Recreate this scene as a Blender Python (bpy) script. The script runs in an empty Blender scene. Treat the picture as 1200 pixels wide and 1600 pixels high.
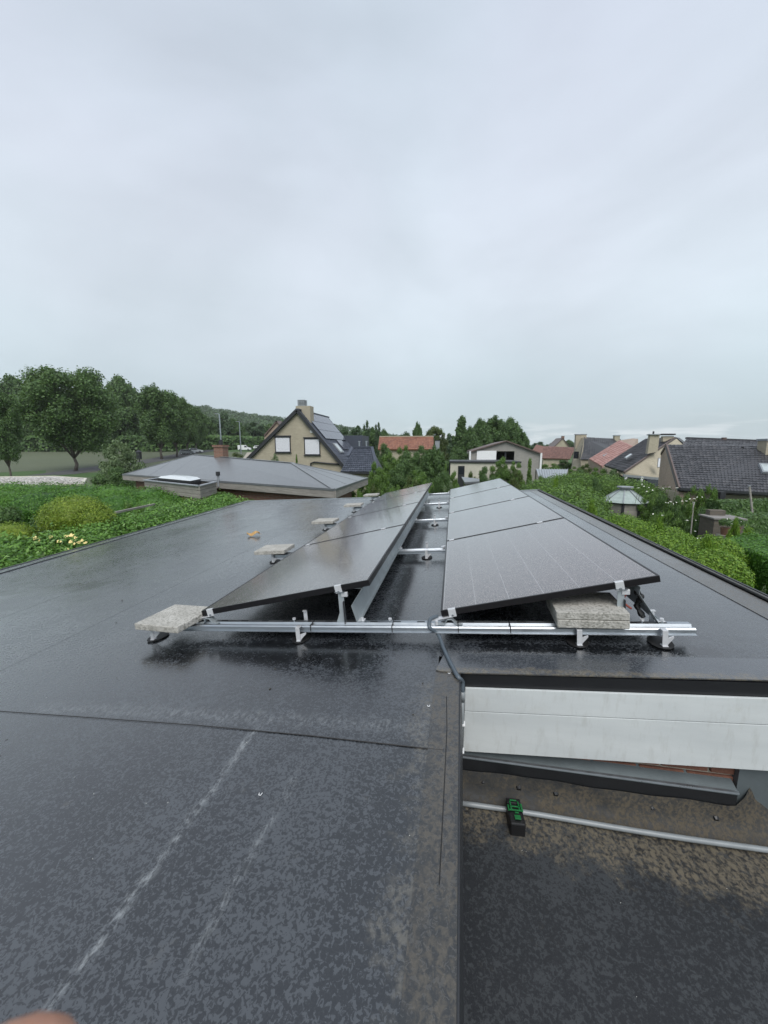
import bpy, math, random
import numpy as np
from mathutils import Vector, Matrix
random.seed(7)
rng = np.random.default_rng(7)
S = bpy.context.scene
COL = S.collection

# ------------------------------------------------------------------ camera
CAM = Vector((0.0, 0.0, 4.1))
YAW, PITCH, FPX = 0.1753, -0.16, 603.6          # radians, focal length in pixels of the 1200x1600 frame
cd = bpy.data.cameras.new('camera')
cam = bpy.data.objects.new('camera', cd)
COL.objects.link(cam)
cam.location = CAM
cam.rotation_euler = (math.pi / 2 + PITCH, 0, YAW)
cd.sensor_fit = 'VERTICAL'
cd.sensor_height = 24.0
cd.lens = FPX / 1600 * 24.0
cd.clip_start = 0.01
cd.clip_end = 6000
cd.dof.use_dof = True
cd.dof.focus_distance = 3.5
cd.dof.aperture_fstop = 11.0
S.camera = cam

HAZE = 0.0002
# ------------------------------------------------------------------ sky
SUN_EL, SUN_AZ = math.radians(52), math.radians(165)    # azimuth clockwise from +Y: behind the camera
W = bpy.data.worlds.new('World')
S.world = W
W.use_nodes = True
nt = W.node_tree
nt.nodes.clear()
def N(t, tree=None, **kw):
    n = (tree or nt).nodes.new(t)
    for k, v in kw.items():
        setattr(n, k, v)
    return n
wo = N('ShaderNodeOutputWorld')
sky = N('ShaderNodeTexSky', sky_type='NISHITA', sun_disc=False, sun_elevation=SUN_EL, sun_rotation=SUN_AZ)
sky.air_density = 1.0; sky.dust_density = 2.0
b1 = N('ShaderNodeBackground'); b1.inputs['Strength'].default_value = 0.08
nt.links.new(sky.outputs[0], b1.inputs[0])
tc = N('ShaderNodeTexCoord')
sx = N('ShaderNodeSeparateXYZ'); nt.links.new(tc.outputs['Generated'], sx.inputs[0])
# overcast layer: colour follows elevation, broken by soft cloud structure
rp = N('ShaderNodeValToRGB')
cr = rp.color_ramp
cr.interpolation = 'B_SPLINE'
cr.elements[0].position = 0.0; cr.elements[0].color = (0.51, 0.60, 0.63, 1)
cr.elements[1].position = 1.0; cr.elements[1].color = (0.52, 0.59, 0.67, 1)
for p, c in ((0.035, (0.515, 0.605, 0.64)), (0.10, (0.50, 0.59, 0.635)), (0.20, (0.595, 0.68, 0.73)), (0.36, (0.645, 0.715, 0.78)), (0.55, (0.592, 0.658, 0.737)), (0.8, (0.542, 0.600, 0.695))):
    e = cr.elements.new(p); e.color = (*c, 1)
nt.links.new(sx.outputs['Z'], rp.inputs['Fac'])
def wnoise(scale, detail, rough, stretch, dist=0.0, off=(0, 0, 0), rot=(0, 0, 0)):
    mp = N('ShaderNodeMapping'); mp.inputs['Scale'].default_value = stretch; mp.inputs['Location'].default_value = off
    mp.inputs['Rotation'].default_value = rot
    nt.links.new(tc.outputs['Generated'], mp.inputs[0])
    n = N('ShaderNodeTexNoise'); n.inputs['Scale'].default_value = scale; n.inputs['Detail'].default_value = detail
    n.inputs['Roughness'].default_value = rough; n.inputs['Distortion'].default_value = dist
    nt.links.new(mp.outputs[0], n.inputs['Vector'])
    return n
n1 = wnoise(1.6, 4, 0.5, (1, 1, 1.8), 0.5, (3.1, 0.4, 0.2), (0.2, 0.5, 0.3))
r1 = N('ShaderNodeMapRange'); r1.inputs[1].default_value = 0.3; r1.inputs[2].default_value = 0.7; r1.inputs[3].default_value = 0.90; r1.inputs[4].default_value = 1.09
nt.links.new(n1.outputs[0], r1.inputs[0])
n1b = wnoise(3.5, 5, 0.55, (1, 1, 3.0), 0.3, (1.3, 2.4, 4.2))
r1b = N('ShaderNodeMapRange'); r1b.inputs[1].default_value = 0.3; r1b.inputs[2].default_value = 0.7; r1b.inputs[3].default_value = 0.972; r1b.inputs[4].default_value = 1.028
nt.links.new(n1b.outputs[0], r1b.inputs[0])
mm = N('ShaderNodeMath', operation='MULTIPLY'); nt.links.new(r1.outputs[0], mm.inputs[0]); nt.links.new(r1b.outputs[0], mm.inputs[1])
mx = N('ShaderNodeVectorMath', operation='SCALE'); nt.links.new(rp.outputs[0], mx.inputs[0]); nt.links.new(mm.outputs[0], mx.inputs['Scale'])
# faint lilac tint patches
n3 = wnoise(1.3, 3, 0.5, (1, 1, 1), 0.2, (7.3, 1.1, 2.2))
tr = N('ShaderNodeValToRGB'); tr.color_ramp.elements[0].position = 0.35; tr.color_ramp.elements[0].color = (0.975, 1.0, 0.995, 1)
tr.color_ramp.elements[1].position = 0.65; tr.color_ramp.elements[1].color = (1.02, 1.0, 1.015, 1)
nt.links.new(n3.outputs[0], tr.inputs[0])
mt = N('ShaderNodeVectorMath', operation='MULTIPLY'); nt.links.new(mx.outputs[0], mt.inputs[0]); nt.links.new(tr.outputs[0], mt.inputs[1])
# low bright cumulus just above the horizon
n2 = wnoise(6.0, 5, 0.5, (1, 1, 9), 0.2, (0.35, 0.0, 0.0))
r2 = N('ShaderNodeMapRange'); r2.inputs[1].default_value = 0.53; r2.inputs[2].default_value = 0.60
nt.links.new(n2.outputs[0], r2.inputs[0])
band = N('ShaderNodeValToRGB'); bc = band.color_ramp
bc.elements[0].position = 0.0; bc.elements[0].color = (0.9, 0.9, 0.9, 1)
bc.elements[1].position = 0.075; bc.elements[1].color = (0, 0, 0, 1)
e = bc.elements.new(0.035); e.color = (0.8, 0.8, 0.8, 1)
nt.links.new(sx.outputs['Z'], band.inputs[0])
mb_ = N('ShaderNodeMath', operation='MULTIPLY'); nt.links.new(r2.outputs[0], mb_.inputs[0]); nt.links.new(band.outputs[0], mb_.inputs[1])
mc = N('ShaderNodeMix', data_type='RGBA'); mc.inputs['B'].default_value = (0.69, 0.745, 0.775, 1)
nt.links.new(mb_.outputs[0], mc.inputs['Factor']); nt.links.new(mt.outputs[0], mc.inputs['A'])
b2 = N('ShaderNodeBackground'); b2.inputs['Strength'].default_value = 0.69
nt.links.new(mc.outputs['Result'], b2.inputs[0])
ms = N('ShaderNodeMixShader'); ms.inputs[0].default_value = 0.93
nt.links.new(b1.outputs[0], ms.inputs[1]); nt.links.new(b2.outputs[0], ms.inputs[2])
nt.links.new(ms.outputs[0], wo.inputs[0])

# ------------------------------------------------------------------ sun behind cloud
sd = bpy.data.lights.new('sun', 'SUN'); sd.energy = 1.5; sd.angle = math.radians(40); sd.color = (1.0, 0.97, 0.93)
so = bpy.data.objects.new('sun', sd); COL.objects.link(so)
sdir = Vector((math.sin(SUN_AZ) * math.cos(SUN_EL), math.cos(SUN_AZ) * math.cos(SUN_EL), math.sin(SUN_EL)))
so.rotation_euler = sdir.to_track_quat('Z', 'Y').to_euler()
so.location = (0, 0, 60)
S.view_settings.view_transform = 'Standard'
S.view_settings.look = 'None'
S.view_settings.gamma = 1.0
S.view_settings.use_curve_mapping = False
S.view_settings.exposure = 0.80
S.render.engine = 'CYCLES'

# ------------------------------------------------------------------ survey helpers
_f = Vector((-math.sin(YAW) * math.cos(PITCH), math.cos(YAW) * math.cos(PITCH), math.sin(PITCH)))
_r = Vector((math.cos(YAW), math.sin(YAW), 0)); _u = _r.cross(_f)
FH = Vector((-math.sin(YAW), math.cos(YAW), 0))
def ray(px, py): return _r * ((px - 600) / FPX) - _u * ((py - 800) / FPX) + _f
def PD(px, py, D): return CAM + ray(px, py) * D            # point at depth D metres
def PY(px, py, Y): d = ray(px, py); return CAM + d * (Y / d.y)
def PZ(px, py, z): d = ray(px, py); return CAM + d * ((z - CAM.z) / d.z)
# main roof frame: origin under the low near corner of the right panel row
CA = 0.0765
O = CAM + Vector((-0.0462, 2.1088, -0.9074))
E1 = Vector((math.cos(CA), 0, math.sin(CA))); E2 = Vector((0, 1, 0)); E3 = E1.cross(E2)
def RP(u, v, w=0.0): return O + E1 * u + E2 * v + E3 * w
RW = -0.165                                                # roof surface

# ------------------------------------------------------------------ materials
MATS = {}
class T:
    """tiny node-tree helper"""
    def __init__(s, name, rough=0.6, metal=0.0, spec=0.5):
        m = bpy.data.materials.new(name); m.use_nodes = True; s.m = m; s.t = m.node_tree
        s.t.nodes.clear()
        s.out = s.n('ShaderNodeOutputMaterial'); s.b = s.n('ShaderNodeBsdfPrincipled')
        s.b.inputs['Roughness'].default_value = rough; s.b.inputs['Metallic'].default_value = metal
        s.b.inputs['Specular IOR Level'].default_value = spec
        s.l(s.b.outputs[0], s.out.inputs[0]); s.tc = s.n('ShaderNodeTexCoord'); MATS[name] = m
    def n(s, t, **kw):
        n = s.t.nodes.new(t)
        for k, v in kw.items(): setattr(n, k, v)
        return n
    def l(s, a, b): s.t.links.new(a, b)
    def noise(s, scale, detail=4, rough=0.55, stretch=None, dist=0.0, src=None, off=None):
        v = src or s.tc.outputs['Object']
        if stretch or off:
            mp = s.n('ShaderNodeMapping')
            if stretch: mp.inputs['Scale'].default_value = stretch
            if off: mp.inputs['Location'].default_value = off
            s.l(v, mp.inputs[0]); v = mp.outputs[0]
        n = s.n('ShaderNodeTexNoise'); n.inputs['Scale'].default_value = scale; n.inputs['Detail'].default_value = detail
        n.inputs['Roughness'].default_value = rough; n.inputs['Distortion'].default_value = dist
        s.l(v, n.inputs['Vector']); return n.outputs[0]
    def mr(s, v, a, b, c=0.0, d=1.0, smooth=False):
        n = s.n('ShaderNodeMapRange'); n.inputs[1].default_value = a; n.inputs[2].default_value = b
        n.inputs[3].default_value = c; n.inputs[4].default_value = d
        if smooth: n.interpolation_type = 'SMOOTHSTEP'
        s.l(v, n.inputs[0]); return n.outputs[0]
    def math(s, op, a, b=None, c=None):
        n = s.n('ShaderNodeMath', operation=op)
        for i, x in enumerate((a, b, c)):
            if x is None: continue
            if isinstance(x, (int, float)): n.inputs[i].default_value = x
            else: s.l(x, n.inputs[i])
        return n.outputs[0]
    def mix(s, f, a, b):
        n = s.n('ShaderNodeMix', data_type='RGBA')
        if isinstance(f, (int, float)): n.inputs['Factor'].default_value = f
        else: s.l(f, n.inputs['Factor'])
        for k, x in (('A', a), ('B', b)):
            if isinstance(x, tuple): n.inputs[k].default_value = (*x, 1) if len(x) == 3 else x
            else: s.l(x, n.inputs[k])
        return n.outputs['Result']
    def ramp(s, v, stops):
        n = s.n('ShaderNodeValToRGB'); c = n.color_ramp
        c.elements[0].position = stops[0][0]; c.elements[0].color = (*stops[0][1], 1)
        c.elements[1].position = stops[-1][0]; c.elements[1].color = (*stops[-1][1], 1)
        for p, q in stops[1:-1]:
            e = c.elements.new(p); e.color = (*q, 1)
        s.l(v, n.inputs[0]); return n.outputs[0]
    def bump(s, h, strength=0.3, dist=0.01, normal=None):
        n = s.n('ShaderNodeBump'); n.inputs['Strength'].default_value = strength; n.inputs['Distance'].default_value = dist
        s.l(h, n.inputs['Height'])
        if normal: s.l(normal, n.inputs['Normal'])
        s.l(n.outputs[0], s.b.inputs['Normal']); return n.outputs[0]
    def col(s, c):
        if isinstance(c, tuple): s.b.inputs['Base Color'].default_value = (*c, 1)
        else: s.l(c, s.b.inputs['Base Color'])
    def rgh(s, r): s.l(r, s.b.inputs['Roughness'])

def simple(name, c, rough=0.6, metal=0.0, var=0.15, scale=8.0, bump=0.0, spec=0.5, stretch=None):
    t = T(name, rough, metal, spec)
    n = t.noise(scale, 5, 0.6, stretch)
    lo = tuple(x * (1 - var) for x in c); hi = tuple(min(1, x * (1 + var)) for x in c)
    t.col(t.mix(t.mr(n, 0.3, 0.7), lo, hi))
    t.rgh(t.mr(t.noise(scale * 2.3, 3), 0.2, 0.8, max(0.03, rough - 0.08), min(1, rough + 0.1)))
    if bump: t.bump(t.noise(scale * 6, 4), bump, 0.01)
    return t.m

def foliage(name, stops, trans=0.3, rough=0.45, spec=0.35):
    t = T(name, rough, 0, spec)
    g = t.n('ShaderNodeNewGeometry')
    big = t.noise(0.9, 3, 0.6)
    v = t.math('ADD', t.math('MULTIPLY', g.outputs['Random Per Island'], 0.65), t.math('MULTIPLY', big, 0.45))
    c = t.ramp(v, stops)
    t.col(c)
    tr = t.n('ShaderNodeBsdfTranslucent'); t.l(t.mix(0.5, c, (0.14, 0.2, 0.03)), tr.inputs[0])
    mx = t.n('ShaderNodeMixShader'); mx.inputs[0].default_value = trans
    t.l(t.b.outputs[0], mx.inputs[1]); t.l(tr.outputs[0], mx.inputs[2]); t.l(mx.outputs[0], t.out.inputs[0])
    return t.m

F_DARK = foliage('foliage_dark', [(0.15, (0.0408, 0.0830, 0.0299)), (0.5, (0.0768, 0.1464, 0.0460)), (0.95, (0.1440, 0.2440, 0.0747))])
F_MID = foliage('foliage_mid', [(0.15, (0.0425, 0.0950, 0.0207)), (0.5, (0.0938, 0.1812, 0.0368)), (0.95, (0.1875, 0.3125, 0.0633))])
F_FAR = foliage('foliage_far', [(0.15, (0.0322, 0.0667, 0.0345)), (0.5, (0.0575, 0.1081, 0.0483)), (0.95, (0.0978, 0.1610, 0.0690))], 0.25)
F_OLIVE = foliage('foliage_olive', [(0.15, (0.035, 0.06, 0.018)), (0.5, (0.075, 0.115, 0.03)), (0.95, (0.13, 0.17, 0.05))])
F_LAUREL = foliage('foliage_laurel', [(0.15, (0.0525, 0.1350, 0.0198)), (0.5, (0.1103, 0.2430, 0.0418)), (0.95, (0.2100, 0.3888, 0.0770))], 0.3, 0.35, 0.4)
F_LIME = foliage('foliage_lime', [(0.15, (0.0660, 0.1540, 0.0154)), (0.5, (0.1430, 0.2750, 0.0308)), (0.95, (0.2750, 0.4180, 0.0550))], 0.35)
F_GOLD = foliage('foliage_gold', [(0.15, (0.0855, 0.1495, 0.0144)), (0.5, (0.1805, 0.2760, 0.0312)), (0.95, (0.3040, 0.3910, 0.0540))])
F_PALE = foliage('foliage_pale', [(0.15, (0.06, 0.11, 0.045)), (0.5, (0.13, 0.19, 0.09)), (0.95, (0.23, 0.30, 0.16))])
F_CLIP = foliage('foliage_clipped', [(0.15, (0.0360, 0.1063, 0.0154)), (0.5, (0.0720, 0.1875, 0.0264)), (0.95, (0.1440, 0.3000, 0.0462))])
M_FLOWER_W = simple('petal_white', (0.75, 0.75, 0.68), 0.5, var=0.05)
M_FLOWER_Y = simple('petal_cream', (0.75, 0.62, 0.25), 0.5, var=0.2)
M_BARK = simple('bark', (0.11, 0.095, 0.08), 0.9, var=0.4, scale=6, bump=0.5, stretch=(4, 4, 0.7))

# wet roofing membrane, mottled by drying patches
def membrane(name, base=(0.007, 0.0085, 0.011), dry=(0.045, 0.051, 0.059), dirt=None, streaks=False, dark_patches=None, scale=88, amount=0.0, edge=None, patchy=True, coatw=1.0, radd=0.0, coat=(0.16, 0.34), dirtcol=(0.125, 0.108, 0.078)):
    t = T(name, 0.3, 0, 0.5)
    P = t.tc.outputs['Object']
    warp = t.noise(14, 3, 0.6)
    n = t.noise(scale, 3, 0.62, dist=0.9)
    n2 = t.noise(scale * 0.22, 4, 0.6)
    big = t.noise(1.6, 5, 0.65, stretch=(1, 0.6, 1))
    s = t.math('ADD', t.math('MULTIPLY', n, 0.80), t.math('MULTIPLY', n2, 0.20))
    s = t.math('ADD', s, t.math('MULTIPLY', t.math('SUBTRACT', big, 0.5), 0.34))
    sep = t.n('ShaderNodeSeparateXYZ'); t.l(P, sep.inputs[0])
    X, Y = sep.outputs[0], sep.outputs[1]
    dark_patch = None
    if dark_patches:
        for (x0, y0, x1, y1, w) in dark_patches:
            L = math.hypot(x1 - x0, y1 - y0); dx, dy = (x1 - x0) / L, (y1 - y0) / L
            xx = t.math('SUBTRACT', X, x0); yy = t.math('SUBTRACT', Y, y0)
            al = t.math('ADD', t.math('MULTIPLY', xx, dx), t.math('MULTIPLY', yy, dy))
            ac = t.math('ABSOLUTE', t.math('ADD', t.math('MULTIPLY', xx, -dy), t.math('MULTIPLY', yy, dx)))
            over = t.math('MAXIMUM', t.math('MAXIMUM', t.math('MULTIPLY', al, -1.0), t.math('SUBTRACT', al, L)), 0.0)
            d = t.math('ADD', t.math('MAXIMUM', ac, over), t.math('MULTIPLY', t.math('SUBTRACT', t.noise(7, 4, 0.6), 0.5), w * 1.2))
            m1 = t.mr(d, w * 0.45, w, 1, 0, True); dark_patch = m1 if dark_patch is None else t.math('MAXIMUM', dark_patch, m1)
        s = t.math('SUBTRACT', s, t.math('MULTIPLY', dark_patch, 0.075))
    mask = t.mr(s, 0.475 + amount, 0.545 + amount, 0, 1, True)       # 1 = dry pale fleck
    base_n = t.mix(t.mr(t.noise(2.2, 5, 0.6), 0.3, 0.7), base, tuple(b * 1.35 for b in base))
    if dark_patch is not None: base_n = t.mix(dark_patch, base_n, tuple(b * 0.45 for b in base))  # base colour goes darker inside ragged bands along the listed segments
    c = t.mix(mask, base_n, dry)
    fine = t.noise(420, 2, 0.6)
    c = t.mix(t.mr(fine, 0.5, 0.75, 0, 0.16), c, (0.12, 0.125, 0.13))
    rough = t.mr(mask, 0, 1, 0.24, 0.36)
    if dirt:
        dm = t.mr(t.math('ADD', t.noise(9, 5, 0.7), t.math('MULTIPLY', dirt(t, X, Y), 0.55)), 0.62, 0.86, 0, 0.85, True)
        spots = t.mr(t.noise(62, 4, 0.65, stretch=(1, 0.8, 1), dist=0.5), 0.42, 0.58, 0.1, 1.0)
        dm = t.math('MULTIPLY', dm, spots)
        c = t.mix(dm, c, dirtcol); rough = t.math('ADD', rough, t.math('MULTIPLY', dm, 0.25))
    if streaks:
        tot = None
        for (x0, y0, x1, y1, w, gain, sc) in streaks:
            L = math.hypot(x1 - x0, y1 - y0); dx, dy = (x1 - x0) / L, (y1 - y0) / L
            xx = t.math('SUBTRACT', X, x0); yy = t.math('SUBTRACT', Y, y0)
            al = t.math('ADD', t.math('MULTIPLY', xx, dx), t.math('MULTIPLY', yy, dy))
            ac = t.math('ADD', t.math('MULTIPLY', xx, -dy), t.math('MULTIPLY', yy, dx))
            ac = t.math('ADD', ac, t.math('MULTIPLY', t.math('SUBTRACT', warp, 0.5), w * 1.6))
            d = t.math('ABSOLUTE', ac)
            m1 = t.mr(d, w * 0.15, w, 1, 0)
            m2 = t.math('MULTIPLY', t.mr(al, -0.05, 0.05), t.mr(al, L - 0.05, L + 0.05, 1, 0))
            scr = t.mr(t.noise(sc, 4, 0.7, stretch=(1, 0.35, 1)), 0.45, 0.66)
            mm_ = t.math('MULTIPLY', t.math('MULTIPLY', m1, m2), t.math('MULTIPLY', scr, gain))
            tot = mm_ if tot is None else t.math('MAXIMUM', tot, mm_)
        c = t.mix(tot, c, (0.30, 0.32, 0.33))
    t.col(c)
    if patchy:
        wet = t.mr(t.noise(0.55, 4, 0.6, off=(3, 1, 0)), 0.35, 0.65, -0.03, 0.08)
        rough = t.math('ADD', rough, wet)
    if radd: rough = t.math('ADD', rough, radd)
    if radd: t.b.inputs['Specular IOR Level'].default_value = 0.22
    t.rgh(rough)
    t.b.inputs['Coat Weight'].default_value = coatw; t.b.inputs['Coat IOR'].default_value = 1.47; t.b.inputs['Specular IOR Level'].default_value = 0.55
    t.l(t.mr(mask, 0, 1, coat[0], coat[1]), t.b.inputs['Coat Roughness'])
    b = t.bump(t.math('ADD', t.noise(1.7, 3, 0.5), t.math('ADD', t.math('MULTIPLY', mask, 0.010), t.math('MULTIPLY', fine, 0.003))), 0.28, 0.03)
    cb_ = t.n('ShaderNodeBump'); cb_.inputs['Strength'].default_value = 0.22; cb_.inputs['Distance'].default_value = 0.03; t.l(t.noise(1.9, 3, 0.5), cb_.inputs['Height']); t.l(cb_.outputs[0], t.b.inputs['Coat Normal'])
    return t.m
def d_right(t, X, Y):      # dirt beside the roof edge of the near section
    return t.mr(X, -0.16, 0.04, 0.05, 0.72)
M_ROOF = membrane('wet_roof_membrane', dirt=lambda t, X, Y: t.math('MULTIPLY', t.mr(X, -0.20, -0.02, 0, 1), t.mr(Y, -0.35, -0.45, 0, 0.55)), dirtcol=(0.10, 0.094, 0.08), dark_patches=[(-1.65, -0.20, -0.45, -0.20, 0.17), (-0.30, 0.15, -0.26, 5.5, 0.11), (-4.6, 0.6, -3.6, 1.0, 0.25), (0.25, -0.10, 1.3, -0.10, 0.06)], streaks=[(-0.747, -1.64, -0.73, -0.80, 0.024, 0.60, 95), (-0.504, -1.52, -0.466, -0.98, 0.020, 0.42, 95), (-1.9, -0.74, -0.05, -0.74, 0.06, 0.30, 90)])
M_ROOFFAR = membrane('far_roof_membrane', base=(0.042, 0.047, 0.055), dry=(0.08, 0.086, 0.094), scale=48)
M_EDGE = membrane('dirty_edge_membrane', base=(0.012, 0.013, 0.014), dry=(0.044, 0.045, 0.045), dirt=d_right, scale=80, amount=0.01, coatw=0.8, dirtcol=(0.075, 0.064, 0.048))
M_FRONT = membrane('front_edge_membrane', base=(0.036, 0.041, 0.048), dry=(0.06, 0.066, 0.074), scale=85, amount=0.03, dirt=lambda t, X, Y: t.mr(Y, -0.30, -0.35, 0, 0.8))
M_LOWER = membrane('lower_roof_bitumen', base=(0.003, 0.004, 0.006), dry=(0.026, 0.030, 0.034), dirt=lambda t, X, Y: t.math('MULTIPLY', t.mr(t.math('ADD', Y, t.math('MULTIPLY', X, 0.12)), 1.44, 1.76, 0, 1.0), 1.0), scale=76, amount=0.01, coatw=0.12, radd=0.3, coat=(0.4, 0.6), dirtcol=(0.13, 0.11, 0.076))
M_UPST = simple('dirty_upstand', (0.055, 0.05, 0.042), 0.55, var=0.5, scale=9, bump=0.3)
M_BLACKTRIM = simple('black_trim', (0.012, 0.013, 0.015), 0.35, var=0.1)
M_GREYROOF = None
M_FLASH = simple('dull_flashing_metal', (0.13, 0.155, 0.165), 0.4, 0.25, var=0.15, scale=6)
M_SEAL = simple('seam_sealant', (0.014, 0.013, 0.013), 0.6)
def groof():
    t = T('grey_roofing', 0.6)
    n = t.noise(0.7, 5, 0.6); f = t.noise(9, 4, 0.6)
    c = t.mix(t.mr(n, 0.3, 0.7), (0.098, 0.108, 0.116), (0.138, 0.150, 0.160))
    c = t.mix(t.mr(f, 0.4, 0.8, 0, 0.35), c, (0.20, 0.20, 0.20)); t.col(c)
    t.rgh(t.mr(n, 0.3, 0.7, 0.36, 0.55)); t.b.inputs['Coat Weight'].default_value = 0.5; t.b.inputs['Coat Roughness'].default_value = 0.25; t.bump(f, 0.12, 0.02); return t.m
M_GREYROOF = groof()
def pvmat(name, cols=6, base=(0.024, 0.024, 0.028)):
    t = T(name, 0.2, 0, 0.5)
    sep = t.n('ShaderNodeSeparateXYZ'); t.l(t.tc.outputs['Object'], sep.inputs[0])
    X, Y = sep.outputs[0], sep.outputs[1]
    def lines(V, pitch, w, off):
        m = t.math('MODULO', t.math('ADD', V, off + 50 * pitch), pitch)
        return t.math('LESS_THAN', m, w)
    cw = (1.134 - 0.03) / 6
    lx = lines(X, cw, 0.0042, -0.015); ly = lines(Y, 0.0945, 0.0018, -0.015)
    bus = lines(X, cw / 10, 0.0008, -0.015)
    tot = t.math('MAXIMUM', t.math('MULTIPLY', lx, 0.38), t.math('MAXIMUM', t.math('MULTIPLY', ly, 0.16), t.math('MULTIPLY', bus, 0.18)))
    spk = t.noise(210, 3, 0.75)
    c = t.mix(t.mr(spk, 0.44, 0.66), base, (0.30, 0.262, 0.25))
    c = t.mix(tot, c, (0.42, 0.42, 0.43)); t.col(c)
    blot = t.noise(1.3, 3, 0.6)
    t.rgh(t.math('ADD', t.mr(spk, 0.35, 0.7, 0.11, 0.30), t.mr(blot, 0.35, 0.65, 0, 0.05)))
    t.bump(spk, 0.10, 0.002)
    t.b.inputs['Coat Weight'].default_value = 1.0; t.b.inputs['Coat IOR'].default_value = 1.52
    t.l(t.mr(spk, 0.35, 0.7, 0.05, 0.22), t.b.inputs['Coat Roughness'])
    return t.m
M_PV = pvmat('black_solar_glass')
M_FRAME = simple('black_anodised_frame', (0.016, 0.015, 0.017), 0.35, 0.5, var=0.15, scale=20)
M_BACK = simple('black_backsheet', (0.010, 0.010, 0.012), 0.5)
M_ALU = simple('mill_aluminium', (0.40, 0.43, 0.46), 0.33, 0.9, var=0.12, scale=14, stretch=(0.3, 3, 3))
M_ZINC = simple('galvanised_steel', (0.36, 0.40, 0.42), 0.42, 0.35, var=0.12, scale=9)
M_WALU = simple('bright_clamp_metal', (0.62, 0.63, 0.65), 0.4, 0.35, var=0.08, scale=30)
M_RUBBER = simple('black_rubber', (0.01, 0.01, 0.011), 0.6)
def conc():
    t = T('pebbled_concrete', 0.85)
    v = t.n('ShaderNodeTexVoronoi'); v.inputs['Scale'].default_value = 95; t.l(t.tc.outputs['Object'], v.inputs['Vector'])
    n = t.noise(7, 5, 0.6); n2 = t.noise(60, 4, 0.65, dist=0.5)
    c = t.mix(t.mr(n, 0.3, 0.7), (0.31, 0.30, 0.27), (0.50, 0.485, 0.45))
    c = t.mix(t.mr(n2, 0.48, 0.60, 0, 0.8), c, (0.20, 0.195, 0.17)); t.col(c)
    t.bump(t.math('ADD', v.outputs[0], n2), 0.5, 0.006); return t.m
M_CONC = conc()
M_WHITEP = None
def wp():
    t = T('weathered_white_fascia', 0.45)
    n = t.noise(3, 6, 0.65, stretch=(0.5, 1, 2.5)); s = t.noise(34, 5, 0.7, stretch=(1.0, 1, 0.22))
    c = t.mix(t.mr(n, 0.3, 0.7), (0.50, 0.53, 0.535), (0.60, 0.63, 0.63))
    c = t.mix(t.mr(s, 0.52, 0.75, 0, 0.55), c, (0.40, 0.41, 0.39)); c = t.mix(t.mr(t.noise(5, 6, 0.7), 0.55, 0.75, 0, 0.35), c, (0.40, 0.39, 0.33)); t.col(c)
    t.rgh(t.mr(n, 0.2, 0.8, 0.3, 0.5)); t.bump(s, 0.05, 0.002); return t.m
M_WHITEP = wp()
M_PVCTUBE = simple('grey_conduit', (0.22, 0.24, 0.25), 0.35, var=0.12, scale=12)
M_CABLE = simple('grey_cable', (0.075, 0.095, 0.115), 0.4, var=0.1, scale=12)
M_BRICK = simple('red_brick', (0.17, 0.075, 0.05), 0.85, var=0.35, scale=9, bump=0.6)
M_MORTAR = simple('mortar', (0.36, 0.33, 0.27), 0.9, var=0.15, scale=20, bump=0.3)
def brickwall(name, c1, c2, mortar, sc=1.0, ax='XZ'):
    t = T(name, 0.85)
    g = t.n('ShaderNodeSeparateXYZ'); t.l(t.tc.outputs['Object'], g.inputs[0])
    cb = t.n('ShaderNodeCombineXYZ')
    t.l(t.math('ADD', g.outputs[0], g.outputs[1]), cb.inputs[0]); t.l(g.outputs[2], cb.inputs[1])
    b = t.n('ShaderNodeTexBrick'); b.inputs['Scale'].default_value = sc; b.inputs['Color1'].default_value = (*c1, 1); b.inputs['Color2'].default_value = (*c2, 1)
    b.inputs['Mortar'].default_value = (*mortar, 1); b.inputs['Brick Width'].default_value = 0.22; b.inputs['Row Height'].default_value = 0.075; b.inputs['Mortar Size'].default_value = 0.008
    t.l(cb.outputs[0], b.inputs[0])
    n = t.noise(1.1, 5, 0.6)
    c = t.mix(t.mr(n, 0.35, 0.7, 0, 0.35), b.outputs[0], tuple(x * 0.6 for x in c1)); t.col(c)
    t.bump(b.outputs[1], 0.4, -0.01); return t.m
M_BWRED = brickwall('red_brick_wall', (0.19, 0.095, 0.065), (0.25, 0.13, 0.09), (0.25, 0.22, 0.18))
M_BWTAN = brickwall('buff_brick_wall', (0.365, 0.324, 0.243), (0.432, 0.385, 0.290), (0.392, 0.358, 0.284))
M_BWPINK = brickwall('pinkish_brick_wall', (0.372, 0.276, 0.216), (0.432, 0.324, 0.258), (0.384, 0.336, 0.288))
M_BWGREY = brickwall('pale_grey_block', (0.287, 0.276, 0.259), (0.333, 0.322, 0.299), (0.299, 0.287, 0.265))
def tiles_m(name, stops):
    t = T(name, 0.5)
    g = t.n('ShaderNodeNewGeometry'); n = t.noise(1.2, 5, 0.65)
    v = t.math('ADD', t.math('MULTIPLY', g.outputs['Random Per Island'], 0.6), t.math('MULTIPLY', n, 0.4))
    t.col(t.ramp(v, stops)); t.bump(t.noise(25, 4), 0.2, 0.01); return t.m
M_TDARK = tiles_m('dark_roof_tile', [(0.15, (0.022, 0.022, 0.026)), (0.6, (0.042, 0.042, 0.048)), (0.95, (0.085, 0.08, 0.084))])
M_TSLATE = tiles_m('blue_black_tile', [(0.15, (0.035, 0.042, 0.058)), (0.6, (0.055, 0.065, 0.088)), (0.95, (0.09, 0.10, 0.13))])
M_TRED = tiles_m('orange_roof_tile', [(0.15, (0.16, 0.065, 0.040)), (0.6, (0.25, 0.105, 0.062)), (0.95, (0.33, 0.16, 0.10))])
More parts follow.
